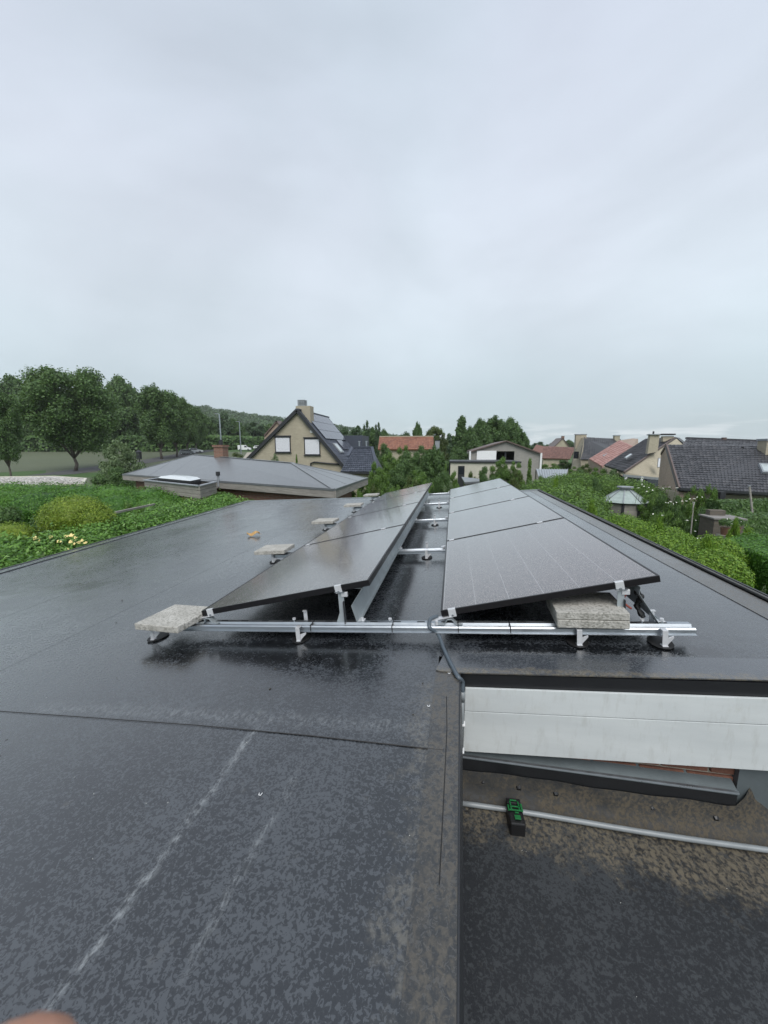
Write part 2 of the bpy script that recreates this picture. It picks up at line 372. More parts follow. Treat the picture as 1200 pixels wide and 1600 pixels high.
M_TDULL = tiles_m('dull_red_tile', [(0.15, (0.11, 0.055, 0.042)), (0.6, (0.17, 0.085, 0.065)), (0.95, (0.23, 0.125, 0.10))])
M_TPINK = tiles_m('faded_pink_tile', [(0.15, (0.34, 0.17, 0.14)), (0.6, (0.42, 0.23, 0.20)), (0.95, (0.50, 0.30, 0.26))])
M_TBROWN = tiles_m('brown_roof_tile', [(0.15, (0.07, 0.05, 0.045)), (0.6, (0.12, 0.085, 0.075)), (0.95, (0.18, 0.12, 0.10))])
M_WOOD = simple('weathered_board', (0.26, 0.245, 0.22), 0.8, var=0.3, scale=5, bump=0.3, stretch=(0.4, 0.4, 6))
M_WHITE = simple('white_paint', (0.78, 0.79, 0.80), 0.45, var=0.05)
M_CREAM = simple('cream_render', (0.50, 0.48, 0.41), 0.85, var=0.12, scale=1.5)
M_DKMETAL = simple('dark_metal', (0.03, 0.032, 0.036), 0.45, 0.2)
M_SHUT = simple('white_shutter', (0.74, 0.75, 0.80), 0.4, var=0.01)
M_GLASSD = simple('dark_glass', (0.02, 0.024, 0.03), 0.06, var=0.1)
M_SKYL = simple('skylight_glass', (0.45, 0.50, 0.50), 0.08, 0.3, var=0.05)
M_PVFAR = simple('far_solar_glass', (0.10, 0.11, 0.14), 0.12, 0.2, var=0.1)
M_LEAD = simple('lead_sheet', (0.28, 0.30, 0.32), 0.5, 0.3)
M_DOME = simple('opal_dome', (0.62, 0.66, 0.68), 0.2, var=0.05)
M_LEADTRIM = simple('worn_dark_trim', (0.075, 0.075, 0.072), 0.5, var=0.3, scale=12)
M_GRAVEL = None
def grav():
    t = T('pale_gravel', 0.9)
    v = t.n('ShaderNodeTexVoronoi'); v.inputs['Scale'].default_value = 7; t.l(t.tc.outputs['Object'], v.inputs['Vector'])
    c = t.mix(t.mr(v.outputs[0], 0.2, 0.75), (0.62, 0.60, 0.57), (0.28, 0.27, 0.25)); t.col(c)
    t.bump(v.outputs[0], 0.8, -0.04); return t.m
M_GRAVEL = grav()
def grass(name, a, b, c3, sc=0.05):
    t = T(name, 0.9)
    n = t.noise(sc, 6, 0.6); n2 = t.noise(sc * 40, 5, 0.7, stretch=(1, 0.3, 1))
    c = t.mix(t.mr(n, 0.35, 0.65), a, b); c = t.mix(t.mr(n2, 0.35, 0.75, 0, 0.6), c, c3); t.col(c)
    t.bump(n2, 0.5, 0.1); return t.m
M_GRASS = grass('lawn_grass', (0.035, 0.085, 0.016), (0.06, 0.12, 0.022), (0.03, 0.06, 0.014))
M_FIELD = grass('crop_field', (0.07, 0.088, 0.05), (0.09, 0.112, 0.06), (0.095, 0.10, 0.062), 0.02)
M_ASPH = simple('asphalt', (0.07, 0.07, 0.072), 0.8, var=0.2, scale=2)
M_DRIVE = simple('beige_paving', (0.34, 0.31, 0.26), 0.85, var=0.15, scale=1)
M_PATIO = simple('garden_paving', (0.22, 0.21, 0.20), 0.8, var=0.2, scale=3)
M_TERRA = simple('terracotta', (0.16, 0.085, 0.055), 0.8, var=0.2)
M_GREENPL = simple('green_plastic', (0.010, 0.13, 0.035), 0.35, var=0.2)
M_BLACKPL = simple('black_plastic', (0.006, 0.006, 0.007), 0.5)
M_DRYLEAF = simple('dry_leaf', (0.42, 0.25, 0.09), 0.7, var=0.4, scale=40)
M_MOSS = simple('moss_debris', (0.05, 0.045, 0.035), 0.9, var=0.4, scale=30)
M_CARW = simple('white_car_paint', (0.75, 0.76, 0.78), 0.2, var=0.02)
M_CARG = simple('silver_grey_car_paint', (0.18, 0.19, 0.21), 0.25, 0.6, var=0.02)
M_TYRE = simple('tyre', (0.015, 0.015, 0.015), 0.8)
M_LIGHT = simple('lamp_lens', (0.7, 0.7, 0.65), 0.2)
M_SKIN = None
def skin():
    t = T('skin', 0.5); n = t.noise(160, 3)
    t.col(t.mix(t.mr(n, 0.3, 0.7), (0.42, 0.215, 0.15), (0.52, 0.29, 0.21)))
    t.b.inputs['Subsurface Weight'].default_value = 0.25; t.b.inputs['Subsurface Radius'].default_value = (0.01, 0.004, 0.002)
    t.b.inputs['Subsurface Scale'].default_value = 0.3
    return t.m
M_SKIN = skin()
def hazefol():
    return F_FAR

# ------------------------------------------------------------------ object helpers
WL = {}
def tag(o, label=None, cat=None, group=None, kind=None):
    if label: o['label'] = label
    if cat: o['category'] = cat
    if group: o['group'] = group
    if kind: o['kind'] = kind
    return o
def thing(name, loc, label, cat, group=None, rot=None):
    o = bpy.data.objects.new(name, None); COL.objects.link(o)
    o.empty_display_size = 0.2
    o.location = loc
    if rot is not None:
        if isinstance(rot, Matrix): o.rotation_euler = rot.to_euler()
        else: o.rotation_euler = rot
    WL[o] = Vector(loc) if rot is None else Vector((0, 0, 0))
    return tag(o, label, cat, group)
class MB:
    def __init__(s): s.v = []; s.f = []
    def add(s, vs, fs):
        k = len(s.v); s.v += [Vector(p) for p in vs]; s.f += [tuple(i + k for i in f) for f in fs]; return s
    def box(s, a, b):
        x0, y0, z0 = a; x1, y1, z1 = b
        return s.add([(x0, y0, z0), (x1, y0, z0), (x1, y1, z0), (x0, y1, z0), (x0, y0, z1), (x1, y0, z1), (x1, y1, z1), (x0, y1, z1)],
                     [(0, 3, 2, 1), (4, 5, 6, 7), (0, 1, 5, 4), (1, 2, 6, 5), (2, 3, 7, 6), (3, 0, 4, 7)])
    def obox(s, c, size, M=None):
        c = Vector(c); h = [x / 2 for x in size]
        vs = []
        for z in (-1, 1):
            for x, y in ((-1, -1), (1, -1), (1, 1), (-1, 1)):
                p = Vector((x * h[0], y * h[1], z * h[2])); vs.append(c + (M @ p if M is not None else p))
        return s.add(vs, [(0, 3, 2, 1), (4, 5, 6, 7), (0, 1, 5, 4), (1, 2, 6, 5), (2, 3, 7, 6), (3, 0, 4, 7)])
    def prism(s, pts, ext):
        n = len(pts); ext = Vector(ext); pts = [Vector(p) for p in pts]
        nrm = Vector((0, 0, 0))
        for i in range(n): nrm += pts[i].cross(pts[(i + 1) % n])
        if nrm.dot(ext) > 0: pts = pts[::-1]
        return s.add(pts + [p + ext for p in pts], [tuple(range(n)), tuple(range(2 * n - 1, n - 1, -1))] + [((i + 1) % n, i, i + n, (i + 1) % n + n) for i in range(n)])
    def slab(s, pts, t):
        pts = [Vector(p) for p in pts]; nrm = (pts[1] - pts[0]).cross(pts[-1] - pts[0]).normalized()
        if nrm.z < 0: nrm = -nrm
        return s.prism(pts, -nrm * t)
    def tube(s, pts, r, n=8, cap=True):
        pts = [Vector(p) for p in pts]; rs = r if isinstance(r, (list, tuple)) else [r] * len(pts)
        vs = []; fs = []; ref = None
        for i, p in enumerate(pts):
            d = (pts[min(i + 1, len(pts) - 1)] - pts[max(i - 1, 0)]).normalized()
            if ref is None or abs(ref.dot(d)) > 0.98: ref = Vector((0, 0, 1)) if abs(d.z) < 0.9 else Vector((1, 0, 0))
            a = (ref - d * ref.dot(d)).normalized(); b = d.cross(a); ref = a
            for k in range(n):
                an = 2 * math.pi * k / n; vs.append(p + (a * math.cos(an) + b * math.sin(an)) * rs[i])
        for i in range(len(pts) - 1):
            for k in range(n):
                k2 = (k + 1) % n; fs.append((i * n + k, i * n + k2, (i + 1) * n + k2, (i + 1) * n + k))
        if cap:
            fs.append(tuple(range(n - 1, -1, -1))); m = (len(pts) - 1) * n; fs.append(tuple(range(m, m + n)))
        return s.add(vs, fs)
    def extr(s, prof, a, b, ax='x', mapf=None):
        """profile of (p,q) pairs extruded between a and b along ax; p,q are the two other axes; open sheet with thickness handled by the profile"""
        n = len(prof)
        def P(t, p, q): return {'x': (t, p, q), 'y': (p, t, q), 'z': (p, q, t)}[ax]
        vs = [P(a, *p) for p in prof] + [P(b, *p) for p in prof]
        return s.add(vs, [tuple(range(n)), tuple(range(2 * n - 1, n - 1, -1))] + [((i + 1) % n, i, i + n, (i + 1) % n + n) for i in range(n)])
    def build(s, name, mat, parent=None, kind=None, label=None, smooth=False, bevel=0.0):
        me = bpy.data.meshes.new(name)
        off = Vector((0, 0, 0)); p = parent
        while p is not None:
            off += WL.get(p, Vector((0, 0, 0))); p = p.parent
        me.from_pydata([tuple(q - off) for q in s.v], [], s.f)
        me.materials.append(mat)
        import bmesh
        bm = bmesh.new(); bm.from_mesh(me); bmesh.ops.recalc_face_normals(bm, faces=bm.faces[:]); bm.to_mesh(me); bm.free()
        if smooth:
            me.polygons.foreach_set('use_smooth', [True] * len(me.polygons))
        o = bpy.data.objects.new(name, me); COL.objects.link(o)
        if parent is not None: o.parent = parent
        if bevel:
            md = o.modifiers.new('bevel', 'BEVEL'); md.width = bevel; md.segments = 2; md.limit_method = 'ANGLE'
        WL[o] = Vector((0, 0, 0))
        return tag(o, label, None, None, kind)
def kids(o): return [c for c in bpy.data.objects if c.parent == o]
def copy_tree(o, parent=None, name=None):
    c = o.copy(); COL.objects.link(c)
    if parent is not None: c.parent = parent
    for ch in list(o.children): copy_tree(ch, c)
    return c
def sheet(a, b, th):   # thin strip profile between 2D points list
    pass
def strip_profile(pts, th):
    """closed profile made from an open polyline of given thickness"""
    out = []
    P = [Vector((p[0], p[1])) for p in pts]
    for i in range(len(P)):
        d = (P[min(i + 1, len(P) - 1)] - P[max(i - 1, 0)]).normalized(); n = Vector((-d.y, d.x))
        out.append(P[i] + n * th / 2)
    back = []
    for i in range(len(P)):
        d = (P[min(i + 1, len(P) - 1)] - P[max(i - 1, 0)]).normalized(); n = Vector((-d.y, d.x))
        back.append(P[i] - n * th / 2)
    return [(p.x, p.y) for p in out + back[::-1]]

# ---- foliage meshes
def leaf_object(name, pts, nrm, size, aspect, mat, parent=None, kind=None, sizevar=0.35, fold=0.0):
    n = len(pts)
    a = rng.normal(size=(n, 3)); a -= nrm * (a * nrm).sum(1)[:, None]; a /= np.linalg.norm(a, axis=1)[:, None] + 1e-9
    b = np.cross(nrm, a)
    sz = size * (1 + rng.uniform(-sizevar, sizevar, n))[:, None]
    L = a * sz; Wd = b * sz / aspect; dn = nrm * sz * fold
    V = np.stack([pts - L, pts + Wd + dn * 0 , pts + L - dn, pts - Wd], 1).reshape(-1, 3)
    off = Vector((0, 0, 0)); p = parent
    while p is not None: off += WL.get(p, Vector((0, 0, 0))); p = p.parent
    V = V - np.array(off)
    me = bpy.data.meshes.new(name)
    me.vertices.add(4 * n); me.vertices.foreach_set('co', V.astype(np.float32).ravel())
    me.loops.add(4 * n); me.loops.foreach_set('vertex_index', np.arange(4 * n, dtype=np.int32))
    me.polygons.add(n); me.polygons.foreach_set('loop_start', np.arange(0, 4 * n, 4, dtype=np.int32)); me.polygons.foreach_set('loop_total', np.full(n, 4, dtype=np.int32))
    me.update(calc_edges=True)
    me.materials.append(mat)
    o = bpy.data.objects.new(name, me); COL.objects.link(o)
    if parent is not None: o.parent = parent
    if kind: o['kind'] = kind
    WL[o] = Vector((0, 0, 0))
    return o
def unit(n):
    d = rng.normal(size=(n, 3)); return d / np.linalg.norm(d, axis=1)[:, None]
def blob_points(blobs, n, depth=0.28, bottom=-0.6):
    """points in the outer part of a union of ellipsoids"""
    B = np.array(blobs, float)   # cx cy cz rx ry rz
    area = (B[:, 3] * B[:, 4] + B[:, 3] * B[:, 5] + B[:, 4] * B[:, 5]); pr = area / area.sum()
    out = []; on = []; got = 0
    while got < n:
        k = rng.choice(len(B), size=n * 2, p=pr); d = unit(n * 2)
        r = 1 - depth * rng.random(n * 2) ** 1.5 + 0.05 * rng.normal(size=n * 2)
        p = B[k, :3] + d * B[k, 3:] * r[:, None]
        inside = np.zeros(len(p), bool)
        for j in range(len(B)):
            q = (p - B[j, :3]) / B[j, 3:]; inside |= ((q ** 2).sum(1) < 0.55) & (k != j)
        ok = ~inside & (d[:, 2] > bottom)
        out.append(p[ok]); on.append(d[ok]); got += ok.sum()
    P = np.concatenate(out)[:n]; D = np.concatenate(on)[:n]
    Nn = D * 0.8 + unit(n) * 0.75 + np.array([0, 0, 0.35]); Nn /= np.linalg.norm(Nn, axis=1)[:, None]
    return P, Nn
def core_mb(blobs, f=0.72):
    import bmesh
    mb = MB()
    for (cx, cy, cz, rx, ry, rz) in blobs:
        bm = bmesh.new(); bmesh.ops.create_icosphere(bm, subdivisions=2, radius=1.0)
        vs = []
        for v in bm.verts:
            k = f * (1 + 0.18 * math.sin(7 * v.co.x + 3 * v.co.z) * math.cos(5 * v.co.y))
            vs.append((cx + v.co.x * rx * k, cy + v.co.y * ry * k, cz + v.co.z * rz * k))
        mb.add(vs, [tuple(v.index for v in fc.verts) for fc in bm.faces]); bm.free()
    return mb

# =================================================================== SETTING: terrain
def terrain(x, y):
    D = x * FH.x + y * FH.y; lat = x * _r.x + y * _r.y
    if D <= 1: return 0.0
    a = lat / D                      # tan of the bearing off the view axis
    w = min(1, max(0, (-0.08 - a) / 0.12)); w = w * w * (3 - 2 * w)
    z = min(max(0.0, (D - 60) * 0.05), 4.2 + (max(D - 250, 0)) * 0.012)
    return z * w
mb = MB()
NA, NR = 72, 42
rad = [0.0] + [4 * (1.155 ** i) for i in range(NR)]
vs = []; fs = []
for i, rr in enumerate(rad):
    for k in range(NA):
        an = 2 * math.pi * k / NA; x, y = rr * math.sin(an), rr * math.cos(an); vs.append((x, y, terrain(x, y)))
for i in range(len(rad) - 1):
    for k in range(NA):
        k2 = (k + 1) % NA; fs.append((i * NA + k, i * NA + k2, (i + 1) * NA + k2, (i + 1) * NA + k))
mb.add(vs, fs)
g = mb.build('ground', M_GRASS, smooth=True); g['kind'] = 'structure'
# crop field beyond the gardens, draped on the terrain
mb = MB(); vs = []; fs = []
a0, a1, d0, d1, na, nd = -1.5, -0.27, 34, 128, 50, 40
for i in range(nd + 1):
    for k in range(na + 1):
        D = d0 + (d1 - d0) * i / nd; a = a0 + (a1 - a0) * k / na; q = FH * D + _r * (a * D); vs.append((q.x, q.y, terrain(q.x, q.y) + 0.02))
for i in range(nd):
    for k in range(na): fs.append((i * (na + 1) + k, i * (na + 1) + k + 1, (i + 1) * (na + 1) + k + 1, (i + 1) * (na + 1) + k))
mb.add(vs, fs); g = mb.build('field', M_FIELD, smooth=True); g['kind'] = 'structure'
def drape(name, mat, line, width, dz):
    mb = MB(); vs = []; fs = []
    L = []
    for i in range(len(line) - 1):
        for s in range(12):
            L.append(Vector(line[i]).lerp(Vector(line[i + 1]), s / 12))
    L.append(Vector(line[-1]))
    for i, p in enumerate(L):
        d = (L[min(i + 1, len(L) - 1)] - L[max(i - 1, 0)]).normalized(); n = Vector((-d.y, d.x))
        for s in (-1, 1):
            q = Vector((p.x, p.y)) + n * s * width / 2; vs.append((q.x, q.y, terrain(q.x, q.y) + dz))
    for i in range(len(L) - 1): fs.append((2 * i, 2 * i + 1, 2 * i + 3, 2 * i + 2))
    mb.add(vs, fs); o = mb.build(name, mat); o['kind'] = 'structure'; return o
def GD(px, D): q = FH * D + _r * ((px - 600) / FPX * D * 0.987); return (q.x, q.y)
drape('road', M_ASPH, [GD(60, 60), GD(240, 92), GD(300, 122), GD(350, 150), GD(430, 230)], 6.0, 0.05)
drape('driveway', M_DRIVE, [GD(372, 62), GD(400, 85), GD(404, 125)], 7.0, 0.06)
# wooded hill
mb = MB(); vs = []; fs = []; HN = 60
def hilltop(a):   # a = bearing pixel column
    pts = [(-200, 700), (200, 640), (320, 641), (360, 649), (420, 657), (470, 662), (540, 672), (620, 686), (720, 697), (760, 702)]
    for (x0, y0), (x1, y1) in zip(pts, pts[1:]):
        if x0 <= a <= x1: return y0 + (y1 - y0) * (a - x0) / (x1 - x0)
    return 702
hv = []
for k in range(HN + 1):
    a = -200 + 960 * k / HN
    top = PD(a, hilltop(a), 640); zt = max(top.z, 3)
    for i in range(9):
        s = i / 8; D = 380 + 260 * s; q = FH * D + _r * ((a - 600) / FPX * D * 0.987)
        z0 = terrain(q.x, q.y); hv.append((q.x, q.y, z0 + (zt - z0) * (math.sin(s * math.pi / 2) ** 1.3) - 6 * (1 - s)))
for k in range(HN):
    for i in range(8): fs.append((k * 9 + i, (k + 1) * 9 + i, (k + 1) * 9 + i + 1, k * 9 + i + 1))
mb.add(hv, fs); g = mb.build('hill', M_GRASS, smooth=True); g['kind'] = 'structure'
bl = []
for _ in range(1500):
    k = rng.random() * HN; i = rng.random() ** 0.7 * 8; k0, i0 = int(min(k, HN - 1)), int(min(i, 7)); fk, fi = k - k0, i - i0
    A = np.array(hv[k0 * 9 + i0]); B = np.array(hv[(k0 + 1) * 9 + i0]); C = np.array(hv[k0 * 9 + i0 + 1]); D_ = np.array(hv[(k0 + 1) * 9 + i0 + 1])
    p = (A * (1 - fk) + B * fk) * (1 - fi) + (C * (1 - fk) + D_ * fk) * fi
    r = rng.uniform(4, 8); bl.append((p[0], p[1], p[2] + 1.0, r, r, r * 0.8))
bl = np.array(bl); k = rng.integers(0, len(bl), 60000); d = unit(60000); d[:, 2] = np.abs(d[:, 2])
P_ = bl[k, :3] + d * bl[k, 3:] * rng.uniform(0.75, 1.05, (60000, 1)); Nn = d + unit(60000) * 0.7; Nn /= np.linalg.norm(Nn, axis=1)[:, None]
w = leaf_object('woodland', P_, Nn, 1.3, 1.3, F_FAR, kind='stuff')
w['label'] = 'distant wooded hill behind the street lamps'; w['category'] = 'woodland'

# =================================================================== OWN BUILDING
LE = lambda v: -5.50 - 0.085 * (v - 1.7)        # left roof edge
RE = lambda v: 1.985
FE = -0.372                                      # front edge of the right part
own = thing('flat_roof_house', (0, 4, 0), 'flat roofed house with wet dark membrane roof carrying the solar panels', 'house')
# roof deck below the membrane
OUT = [(0.088, -6.0), (0.088, FE), (1.985, FE + 0.012), (4.2, FE + 0.03), (4.2, -0.2), (1.985, 0.2)]
def rpoly(pts, w): return [RP(u, v, w) for u, v in pts]
mb = MB().prism(rpoly([(LE(-6), -6.0), (-0.03, -6.0), (0.085, FE + 0.02), (1.965, FE + 0.03), (1.965, 7.20), (-2.1, 7.55), (LE(8.5), 8.5)], RW - 0.02), E3 * -0.12)
mb.build('roof_deck', M_BLACKTRIM, own)
# membrane rolls, each lapped 4 mm over the next
def msheet(name, pts, mat, top=RW, th=0.004, label=None):
    mb = MB().prism(rpoly(pts, top), E3 * -th)
    # keep roof coordinates for the procedural pattern: object origin = roof frame
    me = bpy.data.meshes.new(name)
    o = None
    vs = [((p - O).dot(E1), (p - O).dot(E2), (p - O).dot(E3)) for p in mb.v]
    me.from_pydata(vs, [], mb.f); me.materials.append(mat)
    import bmesh
    bm = bmesh.new(); bm.from_mesh(me); bmesh.ops.recalc_face_normals(bm, faces=bm.faces[:]); bm.to_mesh(me); bm.free()
    o = bpy.data.objects.new(name, me); COL.objects.link(o); o.parent = own
    o.location = O - Vector(own.location); o.rotation_euler = (0, -CA, 0)
    if label: o['label'] = label
    WL[o] = Vector((0, 0, 0)); return o
def YF(u):  # far edge
    return 7.55 + (-2.1 - u) * 0.235 if u < -2.1 else 7.55 - (u + 2.1) * 0.085
SEAM = lambda u: -0.80 - (u + 2.05) * 0.019
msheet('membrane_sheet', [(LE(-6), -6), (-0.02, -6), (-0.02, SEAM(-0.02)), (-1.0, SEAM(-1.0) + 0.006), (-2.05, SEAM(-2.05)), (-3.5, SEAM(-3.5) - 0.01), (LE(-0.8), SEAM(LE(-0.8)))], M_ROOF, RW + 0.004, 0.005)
us = [-9, -4.55, -3.56, -2.55, -1.5, -0.45, 0.6, 1.80]
for i in range(len(us) - 1):
    a, b = us[i], us[i + 1] + (0.03 if i < len(us) - 2 else 0)
    dz = 0.0012 * ((i * 5) % 3) - 0.002 + i * 0.00035
    pts = []
    if i == 0:
        pts = [(LE(-0.9), -0.9), (b, -0.9), (b, YF(b)), (LE(8.5), 8.5)]
    else:
        v0 = -0.9 if b < 0.05 else (FE + 0.17 if a > 0 else -0.9)
        if a < 0.05 < b:
            pts = [(a, -0.9), (-0.01, -0.9), (-0.01, FE + 0.17), (b, FE + 0.17), (b, YF(b)), (a, YF(a))]
        else:
            pts = [(a, v0), (b, v0), (b, YF(b)), (a, YF(a))]
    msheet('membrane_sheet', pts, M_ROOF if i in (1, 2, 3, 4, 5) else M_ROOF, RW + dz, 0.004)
msheet('edge_strip', [(-0.10, -6), (-0.014, -6), (0.092, FE), (-0.02, FE + 0.02)], M_EDGE, RW + 0.0072, 0.003, 'brown stained membrane strip along the near roof edge')
msheet('edge_strip', [(0.092, FE), (4.2, FE + 0.03), (4.2, FE + 0.19), (0.02, FE + 0.18), (-0.02, FE + 0.02), (0.0, FE + 0.01)], M_FRONT, RW + 0.0135, 0.006, 'smooth darker membrane strip along the front edge')
msheet('edge_strip', [(1.79, -0.16), (1.95, -0.16), (1.95, YF(1.95)), (1.79, YF(1.8))], M_EDGE, RW + 0.004, 0.004)
for P2 in ([(LE(-0.8), SEAM(LE(-0.8)) + 0.004), (-3.5, SEAM(-3.5) - 0.006), (-2.05, SEAM(-2.05) + 0.004), (-1.4, SEAM(-1.4) + 0.008), (-1.0, SEAM(-1.0) + 0.010), (-0.5, SEAM(-0.5) + 0.001), (0.03, SEAM(0.03) - 0.02)], [(0.035, -0.55), (0.040, -0.75), (0.036, -1.0), (0.030, -1.3)]):
    w_ = 0.0020 if P2[0][1] < -0.5 else 0.0016
    MB().tube([RP(a, b, RW + (0.0065 if P2[0][1] < -0.5 else 0.0035)) for a, b in P2], w_, 5).build('lap_seam', M_SEAL, own)
# trims
mb = MB().prism(rpoly([(1.965, FE + 0.2), (1.985, FE + 0.2), (1.985, 7.2), (1.965, 7.205)], RW + 0.022), E3 * -0.018)
mb.build('edge_trim', M_LEADTRIM, own, bevel=0.004)
mb = MB().prism(rpoly([(1.986, FE + 0.2), (1.998, FE + 0.2), (1.998, 7.2), (1.986, 7.2)], RW + 0.026), E3 * -0.16)
mb.build('edge_trim', M_BLACKTRIM, own, label='black outer edge trim of the right roof side')
mb = MB().prism(rpoly([(LE(-6) - 0.05, -6), (LE(-6) - 0.005, -6), (LE(8.5) - 0.005, 8.5), (LE(8.5) - 0.05, 8.5)], RW + 0.015), E3 * -0.2)
mb.build('edge_trim', M_BLACKTRIM, own)
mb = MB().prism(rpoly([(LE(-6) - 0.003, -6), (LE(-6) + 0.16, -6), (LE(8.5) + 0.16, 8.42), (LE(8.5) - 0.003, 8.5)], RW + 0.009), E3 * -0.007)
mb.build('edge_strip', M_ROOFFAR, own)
mb = MB().prism(rpoly([(LE(8.5), 8.52), (-2.1, 7.57), (2.0, 7.22), (2.0, 7.25), (-2.1, 7.60), (LE(8.5), 8.56)], RW + 0.018), E3 * -0.2)
mb.build('edge_trim', M_ZINC, own)
mb = MB().prism(rpoly([(-0.014, -6), (-0.008, -6), (0.098, FE - 0.004), (0.092, FE - 0.004)], RW + 0.012), E3 * -0.20)
mb.build('edge_trim', M_DKMETAL, own, bevel=0.003)
# walls: world-level boxes
x0w, x1w = -5.35, 1.88
zt = 2.45
mb = MB(); mb.prism([(-5.35, -3.8, 0.01), (0.0, -3.8, 0.01), (0.0, 1.85, 0.01), (1.28, 1.85, 0.01), (1.28, 9.0, 0.01), (-5.9, 9.9, 0.01)], (0, 0, 2.42)); mb.build('outer_wall', M_BWRED, own)
# black fascia band and white fascia boards: follow the roof slope
yf = 1.73
def fq(xa, xb, za0, za1, y0, y1, sl=0.0765):
    """board between x=xa and xb; top z za0, bottom za1 at x=0; slopes with the roof"""
    return [(xa, y0, za1 + sl * xa), (xb, y0, za1 + sl * xb), (xb, y0, za0 + sl * xb), (xa, y0, za0 + sl * xa)], (0, y1 - y0, 0)
a, e_ = fq(0.060, 4.2, 3.030, 2.955, yf + 0.018, yf + 0.04); MB().prism(a, e_).build('black_trim_band', M_BLACKTRIM, own)
def board(prof_top, prof_bot, y_t, y_b, name, label):
    mb = MB(); xs = [0.088, 4.2]
    vs = []
    for x in xs:
        vs += [(x, y_t, prof_top + 0.0765 * x), (x, y_b, prof_bot + 0.0765 * x), (x, y_b + 0.012, prof_bot + 0.0765 * x), (x, y_t + 0.012, prof_top + 0.0765 * x)]
    mb.add(vs, [(0, 1, 2, 3), (7, 6, 5, 4), (0, 4, 5, 1), (1, 5, 6, 2), (2, 6, 7, 3), (3, 7, 4, 0)])
    return mb.build(name, M_WHITEP, own, label=label, bevel=0.002)
board(2.966, 2.848, yf + 0.004, yf, 'fascia_panel', 'upper white metal fascia strip')
board(2.845, 2.632, yf, yf - 0.004, 'fascia_panel', 'lower white metal fascia strip with weathered face')
# soffit behind the fascia
a, e_ = fq(0.072, 4.2, 2.70, 2.69, yf + 0.012, 1.92); MB().prism(a, e_).build('soffit', M_DKMETAL, own)
# visible bricks under the fascia, one object each
yw = 1.80
bw, bh, bj = 0.19, 0.055, 0.012
brick_me = None
MB().box((0.07, yw + 0.012, 2.40), (1.30, 1.90, 2.80)).build('mortar_bed', M_MORTAR, own)
for row in range(5):
    z = 2.60 + row * (bh + bj) - 0.03; x = 1.30 - bw * (0.5 if row % 2 else 1.0)
    while x > 0.08:
        if row >= 1 or True:
            w_ = bw if not (row % 2 and x > 1.2) else bw * 0.5
            if brick_me is None or w_ != bw:
                o = MB().box((0, 0, 0), (w_, 0.03, bh)).build('brick', M_BRICK, None, bevel=0.003); o.parent = own
                if w_ == bw: brick_me = o
            else:
                o = brick_me.copy(); COL.objects.link(o)
            o.location = Vector((x, yw + random.uniform(-0.001, 0.002), z)) - Vector(own.location)
        x -= bw + bj
# grey metal wall flashing (level), end at x=1.305
prof = strip_profile([(1.812, 2.624), (1.800, 2.616), (1.752, 2.594), (1.747, 2.590), (1.746, 2.584)], 0.003)
MB().extr(prof, 0.066, 1.29, 'x').build('wall_flashing', M_FLASH, own, label='folded grey metal flashing on the wall under the white fascia')
MB().extr(strip_profile([(1.753, 2.5985), (1.744, 2.5965), (1.7425, 2.590)], 0.003), 0.066, 1.291, 'x').build('flashing_hem', M_ALU, own)
MB().box((0.067, 1.7485, 2.40), (1.289, 1.756, 2.5825)).build('flashing_skirt', M_BLACKTRIM, own)
# ------- lower flat roof
LZ = 2.40
low = thing('lower_flat_roof', (2.0, 0.5, 0), 'lower flat roof of mossy black bitumen below the white fascia', 'roof')
n = 26; vs = []; fs = []
for i in range(n + 1):
    for j in range(n + 1):
        x = 0.0 + 4.2 * i / n; y = -3.5 + (1.69 + 3.5) * j / n
        vs.append((x, y, LZ + 0.004 * math.sin(2.1 * x + 1.3 * y) + 0.003 * math.sin(5 * y)))
for i in range(n):
    for j in range(n): fs.append((i * (n + 1) + j, (i + 1) * (n + 1) + j, (i + 1) * (n + 1) + j + 1, i * (n + 1) + j + 1))
o = MB().add(vs, fs).build('bitumen_sheet', M_LOWER, None, smooth=True); o.parent = low; o.location = -Vector(low.location)
# cant strip and upstand, slightly wavy
vs = []; fs = []
prof = [(1.655, LZ - 0.004), (1.69, LZ + 0.010), (1.718, LZ + 0.034), (1.733, LZ + 0.072), (1.744, LZ + 0.125)]
m = 110
for i in range(m + 1):
    x = 0.04 + 4.16 * i / m
    q = min(1, max(0, (x - 1.27) / 0.26)); q = q * q * (3 - 2 * q)
    for j, (y, z) in enumerate(prof):
        wv = 0.006 * math.sin(9 * x + j) + 0.004 * math.sin(23 * x + 2 * j)
        f = j / 4
        yy = y + (wv if 0 < j < 4 else 0) + (0.12 + 0.08 * min(1, (x - 1.28) * 2)) * q * f; z2 = z + (wv * 0.6 if j else 0) + q * f * f * 0.34
        if j == 4: z2 = min(z2, LZ + 0.16) if q == 0 else z2
        vs.append((x, yy, z2))
for i in range(m):
    for j in range(len(prof) - 1): fs.append((i * 5 + j, (i + 1) * 5 + j, (i + 1) * 5 + j + 1, i * 5 + j + 1))
M_UP2 = membrane('stained_upstand', base=(0.012, 0.013, 0.014), dry=(0.026, 0.025, 0.022), dirt=lambda t, X, Y: t.mr(X, 0.3, 0.9, 0.30, 0.75), scale=60, coatw=0.0, radd=0.4, dirtcol=(0.085, 0.070, 0.048), coat=(0.5, 0.65))
o = MB().add(vs, fs).build('upstand', M_UP2, None, smooth=True); o.parent = low; o.location = -Vector(low.location)
MB().box((1.300, 1.775, 2.40), (1.60, 1.97, 2.70)).build('corner_infill', M_FLASH, low)
MB().box((0.03, -3.6, 0.01), (4.15, 1.68, LZ - 0.03)).build('outer_wall', M_BWRED, low)
